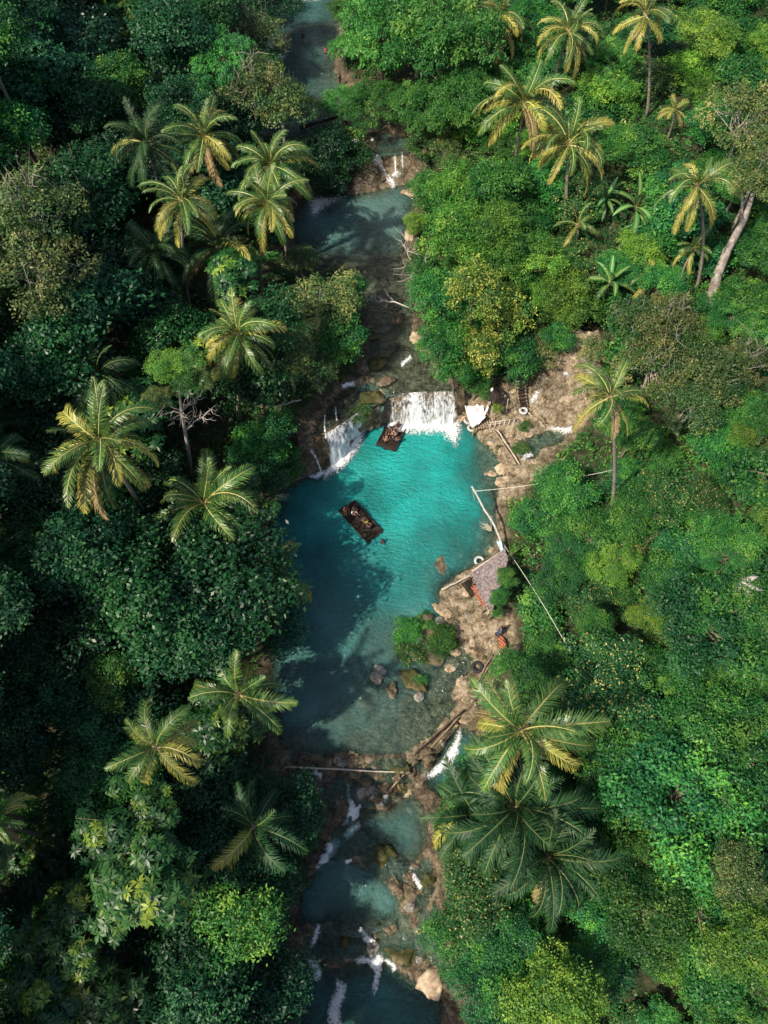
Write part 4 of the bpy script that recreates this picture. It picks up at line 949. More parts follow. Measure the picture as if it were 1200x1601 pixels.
cascade([(850,664),(866,662),(884,664),(897,660),(900,678),(884,684),(866,680),(852,674)], 'bright foam at the foot of the bare rock slide', .48, .8)
cascade(stripe([(878,578),(884,584),(890,592)], 8), 'small white spill at the top of the bare rock slide', .48, .3)
cascade(stripe([(812,720),(822,714),(834,706)], 9), 'small white spill leaving the side pool', .46, .3)
cascade([(656,1214),(672,1200),(690,1184),(706,1160),(714,1140),(722,1128),(724,1150),(720,1176),(708,1200),(690,1212),(668,1222)], 'wide white outflow rapid under the bright palm', .72, .8)
cascade([(686,1164),(696,1154),(700,1160),(690,1172)], 'small patch of white water on the outflow rocks', .62, .35)
cascade([(540,1222),(548,1224),(549,1244),(558,1258),(566,1252),(564,1274),(554,1292),(546,1290),(534,1292),(538,1270),(544,1258),(540,1240)], 'narrow forked rapid below the dam', 0.82, .5)
cascade(stripe([(488,1202),(498,1210),(508,1218)], 9), 'small rapid at the left end of the dam', 0.68, .4)
cascade(stripe([(534,1316),(522,1318),(514,1332),(508,1346),(498,1364)], [8,15,14,14,10]), 'curving white lip of the lower stream step', 0.80, .4)
cascade(stripe([(552,1344),(542,1346),(542,1362),(540,1372)], [5,9,8,5]), 'short white lip in the lower stream', 0.74, .35)
cascade([(552,1498),(562,1492),(584,1494),(588,1470),(594,1492),(602,1484),(600,1504),(596,1528),(590,1552),(582,1562),(580,1540),(584,1520),(572,1508),(556,1510)], 'bright white cascade in the lowest basin', 0.82, .5)
cascade(stripe([(477,1500),(490,1506),(496,1522),(494,1536)], [7,12,12,7]), 'dim white fall at the left edge of the lowest basin', 0.72, .45)
cascade(stripe([(522,1534),(534,1540),(530,1556),(522,1576),(522,1600),(530,1620)], [9,12,14,14,16,16]), 'winding white fall at the foot of the picture', 0.80, .45)

cascade(stripe([(560,1290),(548,1300),(538,1312)], [8,10,8]), 'broken white water between the narrow rapid and the next step', 0.78, .4)
cascade(stripe([(606,1240),(600,1250),(594,1262)], [6,8,8]), 'small spill between the rock blocks under the rails', .62, .35)
cascade(stripe([(640,1352),(648,1372),(660,1392)], [6,8,8]), 'small spill beside the mossy boulder of the lower stream', .60, .35)
cascade(stripe([(560,1450),(572,1466),(586,1478)], [7,10,10]), 'white riffle feeding the lowest cascade', 0.74, .4)
cascade(stripe([(500,1442),(494,1462),(484,1486)], [7,9,9]), 'dim riffle along the left side of the lower stream', .62, .4)
cascade(stripe([(600,1498),(612,1506),(620,1520)], [7,9,8]), 'side spill right of the lowest cascade', .60, .35)
# ---- rocks
import bmesh
RM = {'brown': noise_mat('brown_wet_stone', [(.3, (.03,.024,.016)), (.5, (.10,.078,.05)), (.7, (.22,.17,.115))], 1.6, .7, .8, 8),
      'tan': noise_mat('pale_tan_stone', [(.3, (.12,.085,.05)), (.5, (.33,.25,.165)), (.7, (.52,.43,.32))], 1.6, .8, .8, 8),
      'moss': noise_mat('mossy_stone', [(.35, (.018,.026,.008)), (.5, (.06,.06,.02)), (.6, (.12,.095,.05)), (.72, (.24,.19,.12))], 1.1, .85, .8, 8),
      'grey': noise_mat('grey_stone', [(.3, (.06,.055,.05)), (.5, (.2,.185,.165)), (.7, (.42,.39,.35))], 1.8, .8, .8, 8)}
def rock_mesh(seed, mat):
    bm = bmesh.new(); bmesh.ops.create_icosphere(bm, subdivisions=4, radius=1)
    v = np.array([x.co[:] for x in bm.verts]); f = [tuple(y.index for y in x.verts) for x in bm.faces]; bm.free()
    rng = np.random.default_rng(seed)
    n = v.copy(); q = np.ones(len(v))
    for a in range(7):                               # planed facets
        d = norm(rng.normal(0, 1, 3)); s = v@d; q = np.where(s > .62, np.minimum(q, .62/np.maximum(s, .01)), q)
    q = q+.34*fbm(v[:, 0]*1.3+seed, v[:, 1]*1.3+v[:, 2], seed)+.26*fbm(v[:, 0]*4+v[:, 2]*2, v[:, 1]*4+seed, seed+1)
    mb = MB(); mb.add(n*q[:, None]*np.array([1.15, .9, .72]), f); return mb.mesh('boulder', mat, True)
RK = {(k, s): rock_mesh(s+31*i, RM[k]) for i, k in enumerate(RM) for s in range(3)}
rrng = random.Random(4)
def rock(px, py, rpx, k, look, sink=.35, z=None, squash=1.0, name='boulder', group=None, ax=1.0):
    p = hit(px, py, 0) if z is None else P(px, py, z); dep = project(p)[2]; r = rpx/FPX*dep
    o = link(name, RK[(k, rrng.randrange(3))]); o.location = (p[0], p[1], (ground(p[0], p[1]) if z is None else z)-r*sink*.7); o.scale = (r*ax, r, r*squash); o.rotation_euler = (rrng.uniform(-.2, .2), rrng.uniform(-.2, .2), rrng.uniform(0, 6.28))
    tag(o, look if len(look) > 24 else auto_label(look, px, py), 'rock', group); return o
for px, py, r, k, look, z, sq in [
 (655,1008,40,'brown','broad low rock that carries the leafy islet bushes',-.25,.36),(640,990,22,'grey','bare grey rock top showing between the islet bushes',.25,.5),
 (590,1056,17,'grey','rough grey boulder standing out of the lower pool',.05,.8),(570,1088,21,'tan','pale smooth boulder just under the lower pool water',-.75,.7),(612,1080,12,'brown','small brown boulder between the grey boulder and the mossy one',0,.8),(645,1066,20,'moss','mossy boulder below the islet',0,.8),(655,1088,9,'grey','grey stone at the foot of the mossy boulder',0,.7),
 (690,892,17,'brown','lone flat brown boulder awash in the middle of the pool edge',-.22,.4),(598,968,10,'grey','sunken boulder left of the leafy islet',-.7,.7),(668,966,12,'brown','brown rock at the top of the islet',.05,.8),(690,972,9,'grey','low stone at the top right of the islet',.0,.6),
 (768,737,13,'tan','round pale boulder under shallow water near the bank',-.22,.5),(786,734,11,'tan','tan boulder on the bank beside the round pale boulder',.25,.7),(790,754,12,'tan','tan boulder at the corner of the bank',.3,.7),(760,678,7,'tan','small tan boulder under the tarp deck',.2,.8),(768,690,9,'tan','tan boulder below the railing deck',.3,.7),(751,672,6,'grey','grey boulder at the foot of the tarp deck',.1,.8),
 (752,838,8,'tan','pale sunken stone near the blue sheet',-.5,.6),(764,862,9,'tan','pale sunken stone beside the grey tyre',-.15,.6),(688,950,12,'tan','flat tan rock at the water edge of the beach',.0,.4),(700,962,11,'tan','low tan rock at the beach edge',.05,.4),(712,1020,9,'tan','tan rock in the shallow beach inlet',.0,.5),(704,1040,12,'tan','tan rock under the shallow inlet water',-.12,.45),(725,1068,14,'tan','flat tan rock below the black tyre',.05,.4),
 (588,268,23,'brown','large brown boulder under the diagonal cascade',ZUP+.8,.9),(642,300,15,'tan','pale rounded rock at the edge of the upper pool',ZUP-.1,.5),(618,338,12,'tan','sunken pale rock in the upper pool',ZUP-.6,.5),(645,368,14,'tan','tan rock on the upper pool bank',ZUP+.1,.6),
 (590,568,15,'moss','dark mossy rock in the middle stream',ZUP+.05,.7),(577,525,13,'moss','mossy rock at the left of the middle stream',ZUP,.7),(622,500,14,'brown','brown rock in the middle stream',ZUP-.05,.4),(652,530,12,'tan','tan rock under the overhanging tree',ZUP+.1,.7),(604,596,13,'brown','brown rock above the falls lip',ZUP+.05,.6),(584,622,17,'moss','mossy knob between the two waterfalls',ZUP-.3,.9),(572,650,10,'moss','small mossy rock low between the two waterfalls',1.6,.9),(720,600,10,'brown','brown rock at the right end of the falls lip',ZUP+.1,.9),(725,632,9,'brown','brown rock beside the curtain waterfall',1.9,1.0),
 (598,1350,27,'moss','big dark mossy boulder in the lower stream',None,.8),(580,1325,14,'brown','brown boulder above the big mossy one',None,.7),(622,1388,15,'brown','brown boulder below the big mossy one',None,.7),(665,1368,17,'moss','mossy boulder at the right of the lower stream',None,.7),(660,1410,12,'brown','brown stone at the lower right bank',None,.7),(655,1450,12,'tan','tan stone on the lower right bank',None,.7),(640,1420,9,'grey','grey stone on the lower right bank',None,.7),
 (536,1478,21,'moss','long mossy boulder above the lowest basin',None,.8),(626,1486,23,'moss','round mossy boulder beside the lowest cascade',None,.9),(660,1520,18,'brown','brown boulder right of the lowest basin',None,.8),(682,1535,25,'tan','tan grassy boulder at the lower right bank',None,.8),(480,1415,15,'grey','greyish boulder at the left of the lower stream',None,.7),(512,1545,13,'brown','brown boulder inside the lowest basin',None,.6),(500,1580,15,'brown','low brown boulder at the foot of the picture',None,.5),(700,1590,18,'brown','brown boulder at the lower right corner of the river',None,.6),
 (505,1300,13,'brown','brown boulder at the left of the narrow rapid',None,.7),(520,1370,14,'moss','mossy boulder behind the curving white lip',None,.6),(560,1395,16,'brown','flat brown boulder in the middle of the lower stream',None,.4),(600,1420,13,'moss','mossy stone in the middle of the lower stream',None,.6),(545,1430,15,'brown','flat brown rock above the long mossy boulder',None,.4),(575,1455,12,'brown','brown rock at the head of the lowest cascade',None,.6),(640,1390,14,'brown','brown boulder beside the lower right bank',None,.7),(500,1490,14,'brown','brown rock at the left of the lowest basin',None,.7),(530,1265,14,'brown','brown rock left of the forked rapid',None,.7),(470,1190,13,'brown','dark boulder at the left end of the dam',None,.7),(505,1196,11,'brown','brown dam boulder under the bamboo rail',None,.7),(540,1192,12,'brown','brown dam boulder behind the bamboo rail',None,.7),(575,1236,17,'grey','grey rock block below the dam',None,.7),(600,1225,14,'brown','rock block at the crossing of the two rails',None,.7),(635,1236,12,'tan','tan rock block below the rail end',None,.7),(645,1200,14,'brown','brown block near the outflow',None,.7),(618,1198,12,'moss','mossy block on the dam',None,.7),(668,1182,13,'brown','brown block above the outflow rapid',None,.6),(585,1195,9,'tan','small tan block on the dam',None,.7),(712,1100,11,'brown','dark rock beside the diagonal pole',None,.7),(556,1186,8,'brown','small brown block on the dam crest',None,.7),(640,1265,10,'tan','tan block at the lower basin edge',None,.7)]:
    rock(px, py, r, k, look, .35 if z is None else 0.0, z, sq)
# smaller stones strewn over the bare rock
srng = random.Random(9); ns = 0
for key, n, k in (('beach', 60, 'tan'), ('right_bank', 44, 'tan'), ('dam', 56, 'brown'), ('low_rocks', 76, 'brown'), ('right_falls', 14, 'tan'), ('shelf', 12, 'moss')):
    pts = ROCK[key]; xs = [a for a, b, c in pts]; ys = [b for a, b, c in pts]; c_ = 0
    poly = [(a, b) for a, b, c in pts]
    while c_ < n:
        px, py = srng.uniform(min(xs), max(xs)), srng.uniform(min(ys), max(ys))
        if not inside(poly, np.array([px]), np.array([py]))[0]: continue
        kk = k if srng.random() < .7 else srng.choice(['grey', 'brown', 'moss'])
        o = rock(px, py, (srng.uniform(2.0, 6.5) if key not in ('dam', 'low_rocks') else srng.choice([2.5, 3.5, 5, 7, 9, 11])*srng.uniform(.8, 1.2)), kk, {'tan': 'small tan stone', 'brown': 'small brown stone', 'grey': 'small grey stone', 'moss': 'small mossy stone'}[kk], .25, name='stone', group='stones strewn on the bare rock', squash=srng.uniform(.5, .9)); c_ += 1

# ---- wood, rope
WOOD = noise_mat('weathered_bamboo', [(.3, (.12,.085,.055)), (.7, (.36,.28,.19))], 5, .8, .3)
WOODD = noise_mat('dark_wet_bamboo', [(.3, (.010,.008,.006)), (.7, (.045,.032,.024))], 5, .7, .3)
WOODP = noise_mat('pale_wood', [(.3, (.30,.25,.20)), (.7, (.58,.50,.42))], 4, .8, .3)
ROPE = flat_mat('pale_rope', (.62,.60,.52), .8)
def pole(name, a, b, r, mat, label, cat='pole', group=None, sag=0.0, n=8, jit=.03):
    rng = np.random.default_rng(int(abs(a[0]*100+b[1]*7)) % 99991); t = np.linspace(0, 1, n)[:, None]
    pts = np.asarray(a)*(1-t)+np.asarray(b)*t; pts[:, 2] -= (sag*4*t*(1-t))[:, 0]; pts[1:-1] += rng.normal(0, jit, (n-2, 3))
    c = pts[0].copy(); mb = MB(); tube(mb, pts-c, r*np.linspace(1, .75, n), 7); o = mb.build(name, mat, None, True); o.location = c
    return tag(o, label, cat, group)
def on(px, py, h=.1): return hit_s(px, py, h)
pole('bamboo_pole', on(445,1199,1.0), on(642,1208,1.0), .085, WOODP, 'long level bamboo rail lying across the dam')
pole('bamboo_pole', on(608,1236,.3), on(745,1092,.5), .085, WOOD, 'long brown bamboo pole slanting over the dam and outflow')
pole('bamboo_pole', on(650,1178,.25), on(726,1110,.35), .09, WOODD, 'dark pole lying alongside the long slanting bamboo')
pole('bamboo_pole', on(739,1078,.25), on(770,1024,.3), .08, WOOD, 'bamboo pole nearest the black tyre on the beach')
pole('bamboo_pole', on(744,1080,.25), on(776,1026,.3), .08, WOODD, 'dark middle pole of the beach bundle')
pole('bamboo_pole', on(749,1082,.2), on(788,1014,.3), .07, WOOD, 'outer bamboo pole of the beach bundle')
pole('bamboo_pole', on(772,674,.3), on(806,724,.3), .08, WOOD, 'bamboo pole on the water side of the bank pair')
pole('bamboo_pole', on(777,672,.35), on(812,726,.3), .09, WOODP, 'pale pole on the land side of the bank pair')
pole('bamboo_pole', on(836,640,.35), on(853,662,.25), .10, WOOD, 'short pole along the foot of the rock slide')
pole('bamboo_pole', on(826,645,.35), on(852,668,.25), .08, WOODP, 'pale short pole beside the rock slide')
pole('fallen_log', on(470,200,.4), on(542,178,.6), .22, WOODD, 'brown fallen log lying across the upstream shallows', 'log')
pole('cut_log', on(1182,694,.7), on(1203,668,.9), .26, BARK_PALE, 'pale cut log lying in the green slope at the frame edge', 'log')
pole('bare_trunk', on(720,560,1.0), on(728,600,.4), .16, BARK_PALE, 'pale trunk pair leaning at the falls lip, nearer the water', 'trunk')
pole('bare_trunk', on(727,560,1.0), on(732,604,.4), .13, BARK_PALE, 'pale trunk pair leaning at the falls lip, nearer the hut', 'trunk')
pole('pipe', P(714,552,8.5), P(724,532,9.0), .07, flat_mat('blue_pipe', (.35,.55,.72), .4), 'pale blue pipe sticking out of the yellowing tree', 'pipe')
A0 = hit(791,858,.6); A1 = P(737,760,3.6)
pole('leaning_pole', A0, A1, .13, DEADW, 'pale leaning pole reaching out over the turquoise water', 'pole', n=9, jit=.06)
pole('rope', P(741,768,3.5), hit(957,735,4.0), .024, ROPE, 'pale rope from the leaning pole to the bent palm', 'rope', sag=.5, n=14, jit=0)
pole('rope', hit(790,856,1.6), hit(884,1006,5.0), .03, ROPE, 'pale rope running down over the shrubs behind the beach', 'rope', sag=-.4, n=14, jit=0)
pole('rope', P(738,762,3.55), P(742,786,.8), .02, ROPE, 'short swing rope hanging from the tip of the leaning pole', 'rope', n=5, jit=0)
def dead_branch(px0, py0, h0, px1, py1, h1, r, label, n=7, seed=0, mat=DEADW):
    rng = np.random.default_rng(seed); a = hit_s(px0, py0, h0); b = hit_s(px1, py1, h1); L = np.linalg.norm(b-a); c = a.copy(); mb = MB()
    pts = jag(a, b, 8, L*.02, rng)-c; pts[1:-1, 2] += L*.06; tube(mb, pts, r*np.linspace(1, .2, 8), 6)
    for i in range(n):
        k = rng.integers(2, 7); s = pts[k]; d = norm(b-a)*.5+rng.normal(0, .5, 3); e = s+d*L*rng.uniform(.18, .38)
        tw = jag(s, e, 5, L*.015, rng); tube(mb, tw, r*np.array([.5, .4, .28, .18, .08]), 5)
        for j in range(3): q = tw[rng.integers(1, 4)]; tube(mb, jag(q, q+(norm(b-a)*.4+rng.normal(0, .6, 3))*L*.13, 4, .03, rng), r*np.array([.25, .18, .1, .05]), 4)
    o = mb.build('dead_branch', mat, None, True); o.location = c; tag(o, label, 'branch')
dead_branch(642,482,2.0,566,470,1.2,.10,'bleached branch reaching over the middle stream', 9, 2)
dead_branch(688,455,3.5,618,374,1.5,.12,'long bleached branch reaching over the upper pool', 11, 3)
dead_branch(492,600,2.5,442,572,4.5,.10,'white dead branch over the sparse bush left of the falls', 8, 4)
dead_branch(470,625,2.0,430,640,3.0,.08,'small white dead branch beside the bright bush', 7, 5)
dead_branch(292,672,6,335,640,8.5,.09,'bare pale twigs on the right of the thin bare-trunked tree', 10, 6)
dead_branch(945,905,2.0,1035,825,2.0,.07,'long thin dry branch lying on the green slope', 9, 7, WOOD)
dead_branch(40,410,13,5,365,13.5,.16,'white limb of the pale-limbed tree, upper', 7, 8)
dead_branch(60,395,13,95,440,12.5,.12,'white limb of the pale-limbed tree, lower', 7, 12)
dead_branch(690,30,9,722,118,3,.06,'thin pale bamboo cane leaning out of the bamboo stand', 1, 9)
dead_branch(665,105,5,718,185,2,.06,'dry yellow cane below the bamboo stand', 1, 10, WOODP)
dead_branch(1040,1120,3,1052,1160,3,.06,'short pale stick in the dim green trees', 3, 11)
# leaning grey trunk with its own crown off to the top
tp = hit(1108,486,.2); tq = hit(1181,292,8.0); 
t_ = empty('leaning_tree', tp.tolist()); mb = MB(); rel = tq-tp
tube(mb, [(0, 0, -.6), rel*.12+np.array([-.25, 0, 0]), rel*.3+np.array([-.55, 0, .1]), rel*.5+np.array([-.45, 0, .1]), rel*.75+np.array([.1, 0, 0]), rel], [.85, .6, .5, .44, .34, .16], 10); tube(mb, [rel*.7, rel*.85+np.array([-.8, .3, .6]), rel+np.array([-1.8, .8, 1.0])], [.2, .14, .05], 7); mb.build('trunk', noise_mat('mottled_grey_bark', [(.3, (.10,.085,.07)), (.5, (.22,.19,.165)), (.7, (.38,.34,.30))], 1.8, .9, .6), t_, True)
c_ = link('crown', VAR[('olive', 1)][0], t_); c_.location = rel+np.array([.3, .3, .9]); c_.scale = (.72, .72, .6)
tag(t_, 'tree with a thick leaning grey trunk above the olive tree', 'tree')
p_ = hit(1127,948,6.6); q_ = hit(1160,912,7.6); df = empty('dead_palm', p_.tolist()); mbp = MB(); r_ = q_-p_
tube(mbp, [-r_*.3-np.array([0, 0, .8]), (0, 0, 0), r_*.6, r_], [.34, .3, .27, .25], 8); mbp.build('trunk', DEADW, df, True)
for i in range(9):
    a = -1.2+.28*i; e = r_+np.array([math.cos(a)*1.9, math.sin(a)*1.5, -.25-.5*(i % 3)]); mbp = MB()
    tube(mbp, jag(r_, e, 5, .06, np.random.default_rng(i)), [.12, .22, .25, .16, .03], 5); mbp.build('frond', DEADW, df, True)
tag(df, 'pale dead palm stump with hanging dry fronds on the green slope', 'palm')

# ---- tyres, tarps, huts
TYRE = flat_mat('black_rubber', (.022,.022,.024), .75); TYREG = flat_mat('sun_bleached_tube', (.42,.43,.43), .6); TYRET = flat_mat('muddy_tyre', (.36,.28,.19), .8)
def tyre(p, R, r, mat, label, tilt=(0, 0, 0)):
    mb = MB(); nu, nv = 36, 12; V = []; F = []
    for i in range(nu):
        a = 2*math.pi*i/nu
        for j in range(nv):
            b = 2*math.pi*j/nv; rr = r*(1+(.07 if (i % 2 and math.cos(b) > .3) else 0)); V.append(((R+rr*math.cos(b))*math.cos(a), (R+rr*math.cos(b))*math.sin(a), rr*.95*math.sin(b)))
    for i in range(nu):
        for j in range(nv): F.append((i*nv+j, ((i+1) % nu)*nv+j, ((i+1) % nu)*nv+(j+1) % nv, i*nv+(j+1) % nv))
    mb.add(V, F); o = mb.build('tyre', mat, None, True); o.location = p; o.rotation_euler = tilt; return tag(o, label, 'tyre')
tyre(on(746,1043,.15), .42, .17, TYRE, 'black tyre lying flat on the tan beach')
tyre(P(719,651,.35), .46, .19, TYRET, 'muddy tan tyre floating beside the curtain waterfall', (.1, .1, 0))
tyre(P(716,646,.75), .46, .18, TYRET, 'muddy tan tyre behind the front one at the falls', (.25, .1, 1))
tyre(P(731,656,.3), .38, .14, TYREG, 'grey inner tube below the white tarp', (.35, .2, 0))
tyre(P(737,669,.12), .36, .13, TYREG, 'pale inner tube floating at the tarp deck corner')
tyre(P(749,877,.1), .40, .13, TYREG, 'grey inner tube afloat beside the thatched hut', (.1, 0, 0))
tyre(hit(818,642,.3), .36, .14, TYREG, 'grey inner tube at the foot of the wooden stairs')
def sheet_thing(name, corners, mat, label, cat, wrinkle=.08, thick=.03, n=16, seed=1):
    c = [np.asarray(q, float) for q in corners]; V = []; u = np.linspace(0, 1, n)
    for a in u:
        for b in u:
            p = (c[0]*(1-a)+c[1]*a)*(1-b)+(c[3]*(1-a)+c[2]*a)*b; p = p+np.array([0, 0, wrinkle*float(fbm(np.array([a*4.]), np.array([b*4.]), seed)[0])]); V.append(p)
    V = np.array(V); o0 = V[0].copy(); V = V-o0; k = n*n; F = []
    for i in range(n-1):
        for j in range(n-1): q = (i*n+j, (i+1)*n+j, (i+1)*n+j+1, i*n+j+1); F += [q, tuple(x+k for x in q[::-1])]
    for i in range(n-1):
        for e in ((i, i+1), ((n-1)*n+i+1, (n-1)*n+i), ((i+1)*n, i*n), (i*n+n-1, (i+1)*n+n-1)): F.append((e[0], e[1], e[1]+k, e[0]+k))
    mb = MB(); mb.add(np.concatenate([V, V-np.array([0, 0, thick])]), F); o = mb.build(name, mat, None, True); o.location = o0; tag(o, label, cat); return o
TARP = flat_mat('white_plastic', (.80,.77,.76), .5, .06, 3); BLUE = flat_mat('blue_plastic', (.42,.62,.74), .5, .15, 4)
zt = 2.1
TT = sheet_thing('tarp', [P(723,627,zt+.2), P(754,617,zt+.2), P(758,655,zt-.1), P(738,669,zt-.3)], TARP, 'large white tarp stretched over the bank deck by the falls', 'tarp', .5, seed=3, n=26)
sheet_thing('tarp', [P(757,645,zt), P(768,621,zt+.4), P(766,632,zt+.3), P(758,650,zt)], TARP, 'narrow white strip of tarp folded beside the large one', 'tarp', .15, seed=5)
sheet_thing('tarp', [P(744,665,1.0), P(752,662,1.0), P(754,668,.95), P(746,671,.95)], TARP, 'small white cloth at the corner of the bank deck', 'tarp', .08, seed=6)
sheet_thing('tarp', [P(739,656,1.3), P(753,655,1.3), P(754,663,1.2), P(742,664,1.2)], flat_mat('tan_cloth', (.5,.33,.2), .8), 'tan cloth hanging below the large white tarp', 'tarp', .08, seed=7)
bs = hit(782,858,1.0)[2]
sheet_thing('plastic_sheet', [P(776,846,bs+.3), P(783,845,bs+.3), P(789,866,bs+.1), P(784,868,bs+.1)], BLUE, 'pale blue plastic sheet lying at the bank edge above the hut', 'sheet', .12, seed=8)
def posts_to_ground(par, pts, top, r, mat, org):
    for p in pts:
        g = ground(p[0], p[1])-.4; mb = MB(); tube(mb, [np.array([p[0], p[1], g])-org, np.array([p[0], p[1], top])-org], r, 7); mb.build('post', mat, par, True)
# deck under the tarp with its railing walkway
org = hit(745,650,.4); dk = empty('wooden_deck', org.tolist()); zt2 = 1.15
mb = MB(); q0, q1, q2, q3 = P(722,640,zt2), P(800,640,zt2), P(802,664,zt2), P(740,672,zt2)
for i in range(16):
    t = (i+.5)/16; a = q0*(1-t)+q1*t; b = q3*(1-t)+q2*t; tube(mb, [a-org, b-org], .13, 5)
mb.build('deck_boards', WOOD, dk, True)
posts_to_ground(dk, [q0, q1, q2, q3, (q2+q3)/2, (q0+q1)/2], zt2-.05, .09, WOOD, org)
for i, t in enumerate(np.linspace(.42, 1, 6)):
    p = q3*(1-t)+q2*t; mb = MB(); tube(mb, [p-org-np.array([0, 0, .9]), p-org+np.array([0, 0, 1.0])], .06, 6); mb.build('railing_post', WOODP, dk, True)
for h in (.55, .95):
    mb = MB(); a = q3*.58+q2*.42; tube(mb, [a-org+np.array([-.2, 0, h]), q2-org+np.array([.3, .1, h])], .055, 6); mb.build('railing', WOODP, dk, True)
for cpt in [(727,628),(751,621),(754,650),(741,660)]:
    p = P(*cpt, zt-.1); mb = MB(); tube(mb, [np.array([p[0], p[1], zt2-.1])-org, p-org], .05, 6); mb.build('tarp_post', WOODP, dk, True)
tag(dk, 'wooden deck with bamboo railing on posts beside the falls', 'deck')
# round dark thatch
org = hit(770,622,.2); hutz = 3.0; hc = P(768,612,ground(org[0], org[1])+2.6); ht = empty('thatched_umbrella', [hc[0], hc[1], ground(hc[0], hc[1])])
THD = noise_mat('dark_thatch', [(.3, (.012,.010,.009)), (.7, (.085,.068,.058))], 9, .95, .8); THG = noise_mat('mauve_grey_thatch', [(.32, (.08,.065,.065)), (.5, (.19,.155,.155)), (.68, (.34,.285,.275))], 5, .95, .8)
def thatch(mb, apex_line, eave_line, rng, n, over=.12, w=.05):
    a = np.asarray(apex_line); e = np.asarray(eave_line)
    for i in range(n):
        t = rng.random()*(len(a)-1); k = int(t); u = t-k; k2 = min(k+1, len(a)-1)
        p = a[k]*(1-u)+a[k2]*u; q = e[k]*(1-u)+e[k2]*u
        s0 = rng.uniform(0, .8); s1 = s0+rng.uniform(.15, .3)
        d = q-p; A = p+d*s0+np.array([0, 0, .05+.05*rng.random()]); B = p+d*min(s1, 1+over)+rng.normal(0, .05, 3); S = norm(np.cross(d, [0, 0, 1]))*w
        mb.add([A-S, A+S, B+S*.6, B-S*.6], [(0, 1, 2, 3)], rng.random())
rng = np.random.default_rng(8); mb = MB(); base_c = np.array([hc[0], hc[1], ground(hc[0], hc[1])]); az = np.linspace(0, 2*math.pi, 25)
R_ = 1.05; zc = hc[2]-base_c[2]
ring = np.stack([R_*np.cos(az), R_*np.sin(az), 0*az+zc-.35], 1); top_ = np.stack([.28*np.cos(az), .28*np.sin(az), 0*az+zc+.25], 1)
mb.add(np.concatenate([top_, ring]), [(i, i+1, 26+i, 25+i) for i in range(24)]); thatch(mb, top_, ring, rng, 900); mb.build('roof', THD, ht)
mb = MB(); tube(mb, [(0, 0, -.3), (0, 0, zc+.1)], .09, 7); mb.build('post', WOODP, ht, True)
mb = MB(); tube(mb, [(0, 0, zc+.1), (.05, .02, zc+.5)], [.18, .10], 8); mb.build('cap', TARP, ht, True); tag(ht, 'round dark thatched shade with a pale centre beside the white tarp', 'hut')
pole('mooring_post', hit(791,646,.2), hit(789,646,0)+np.array([0, 0, 2.6]), .07, WOODP, 'tall pale post with white top between tarp and stairs', 'post')
# stairs
org = hit(818,640,.2); up_ = hit(812,592,.8); st_ = empty('wooden_stairs', org.tolist()); v = up_-org; sd = norm(np.cross(v, [0, 0, 1]))*.42
for s in (-1, 1): mb = MB(); tube(mb, [sd*s+np.array([0, 0, .25]), v+sd*s+np.array([0, 0, .25])], .07, 6); mb.build('stringer', WOOD, st_, True)
for i in range(9): mb = MB(); c = v*(i+.5)/9+np.array([0, 0, .32]); box(mb, c, (.95, .22, .05), rotz(math.atan2(sd[1], sd[0]))); mb.build('tread', WOODD, st_)
tag(st_, 'dark wooden stairs climbing between the hut and the rock slide', 'stairs')
# thatched beach hut
c = [(737,894),(788,862),(793,878),(769,957),(758,946),(747,920)]; gz = ground(*hit(765,900,0)[:2]); hz = gz+2.2
hp = [P(a, b, hz+(.35 if b < 895 and a > 770 else 0)) for a, b in c]; org = np.array([*np.mean([q[:2] for q in hp], 0), gz]); hb = empty('thatched_hut', org.tolist())
ridge = np.array([hp[1], hp[2], hp[3]])+np.array([0, 0, .45]); eave = np.array([hp[0], hp[5], hp[4]]); mb = MB()
V = np.concatenate([ridge, eave])-org; mb.add(np.concatenate([V, V-np.array([0, 0, .12])]), [(0, 1, 4, 3), (1, 2, 5, 4), (9, 10, 7, 6), (10, 11, 8, 7), (3, 4, 10, 9), (4, 5, 11, 10), (0, 3, 9, 6), (5, 2, 8, 11), (1, 0, 6, 7), (2, 1, 7, 8)])
thatch(mb, ridge-org, eave-org, np.random.default_rng(2), 3200, .22, .04); mb.build('roof', THG, hb)
mb = MB(); tube(mb, [hp[0]-org+np.array([0, 0, .08]), hp[1]-org+np.array([0, 0, .5])], .07, 6); mb.build('eave_pole', WOODP, hb, True)
posts_to_ground(hb, [hp[0]*.9+hp[2]*.1, hp[1], hp[3], hp[4]], hz, .07, WOOD, org)
tag(hb, 'lean-to hut with mauve-grey thatch roof on the beach', 'hut')
pf = empty('wooden_platform', hit(735,915,.3).tolist()); org = np.array(pf.location); mb = MB()
a0, a1, b0, b1 = hit(722,912,.45), hit(742,898,.45), hit(736,932,.45), hit(752,928,.45)
for i in range(9): t = i/8; tube(mb, [a0*(1-t)+a1*t-org, b0*(1-t)+b1*t-org], .08, 5)
mb.build('deck_boards', WOODD, pf, True)
for q in (a0, a1, b0, b1): mb = MB(); tube(mb, [q-org-np.array([0, 0, .9]), q-org], .07, 6); mb.build('post', WOODD, pf, True)
tag(pf, 'dark slatted wooden platform in front of the thatched hut', 'platform')
pole('wooden_beam', on(690,922,.25), on(738,898,.45), .10, WOODP, 'pale beam reaching from the platform over the water', 'beam')
sg = MB(); rng = np.random.default_rng(5); p_ = hit(769,830,.6)
for i in range(12): tube(sg, jag((0, 0, 0), np.array([-1.3+.1*i, .5*math.sin(i*1.9)+.5, .25]), 5, .06, rng), [.06, .05, .04, .03, .01], 4)
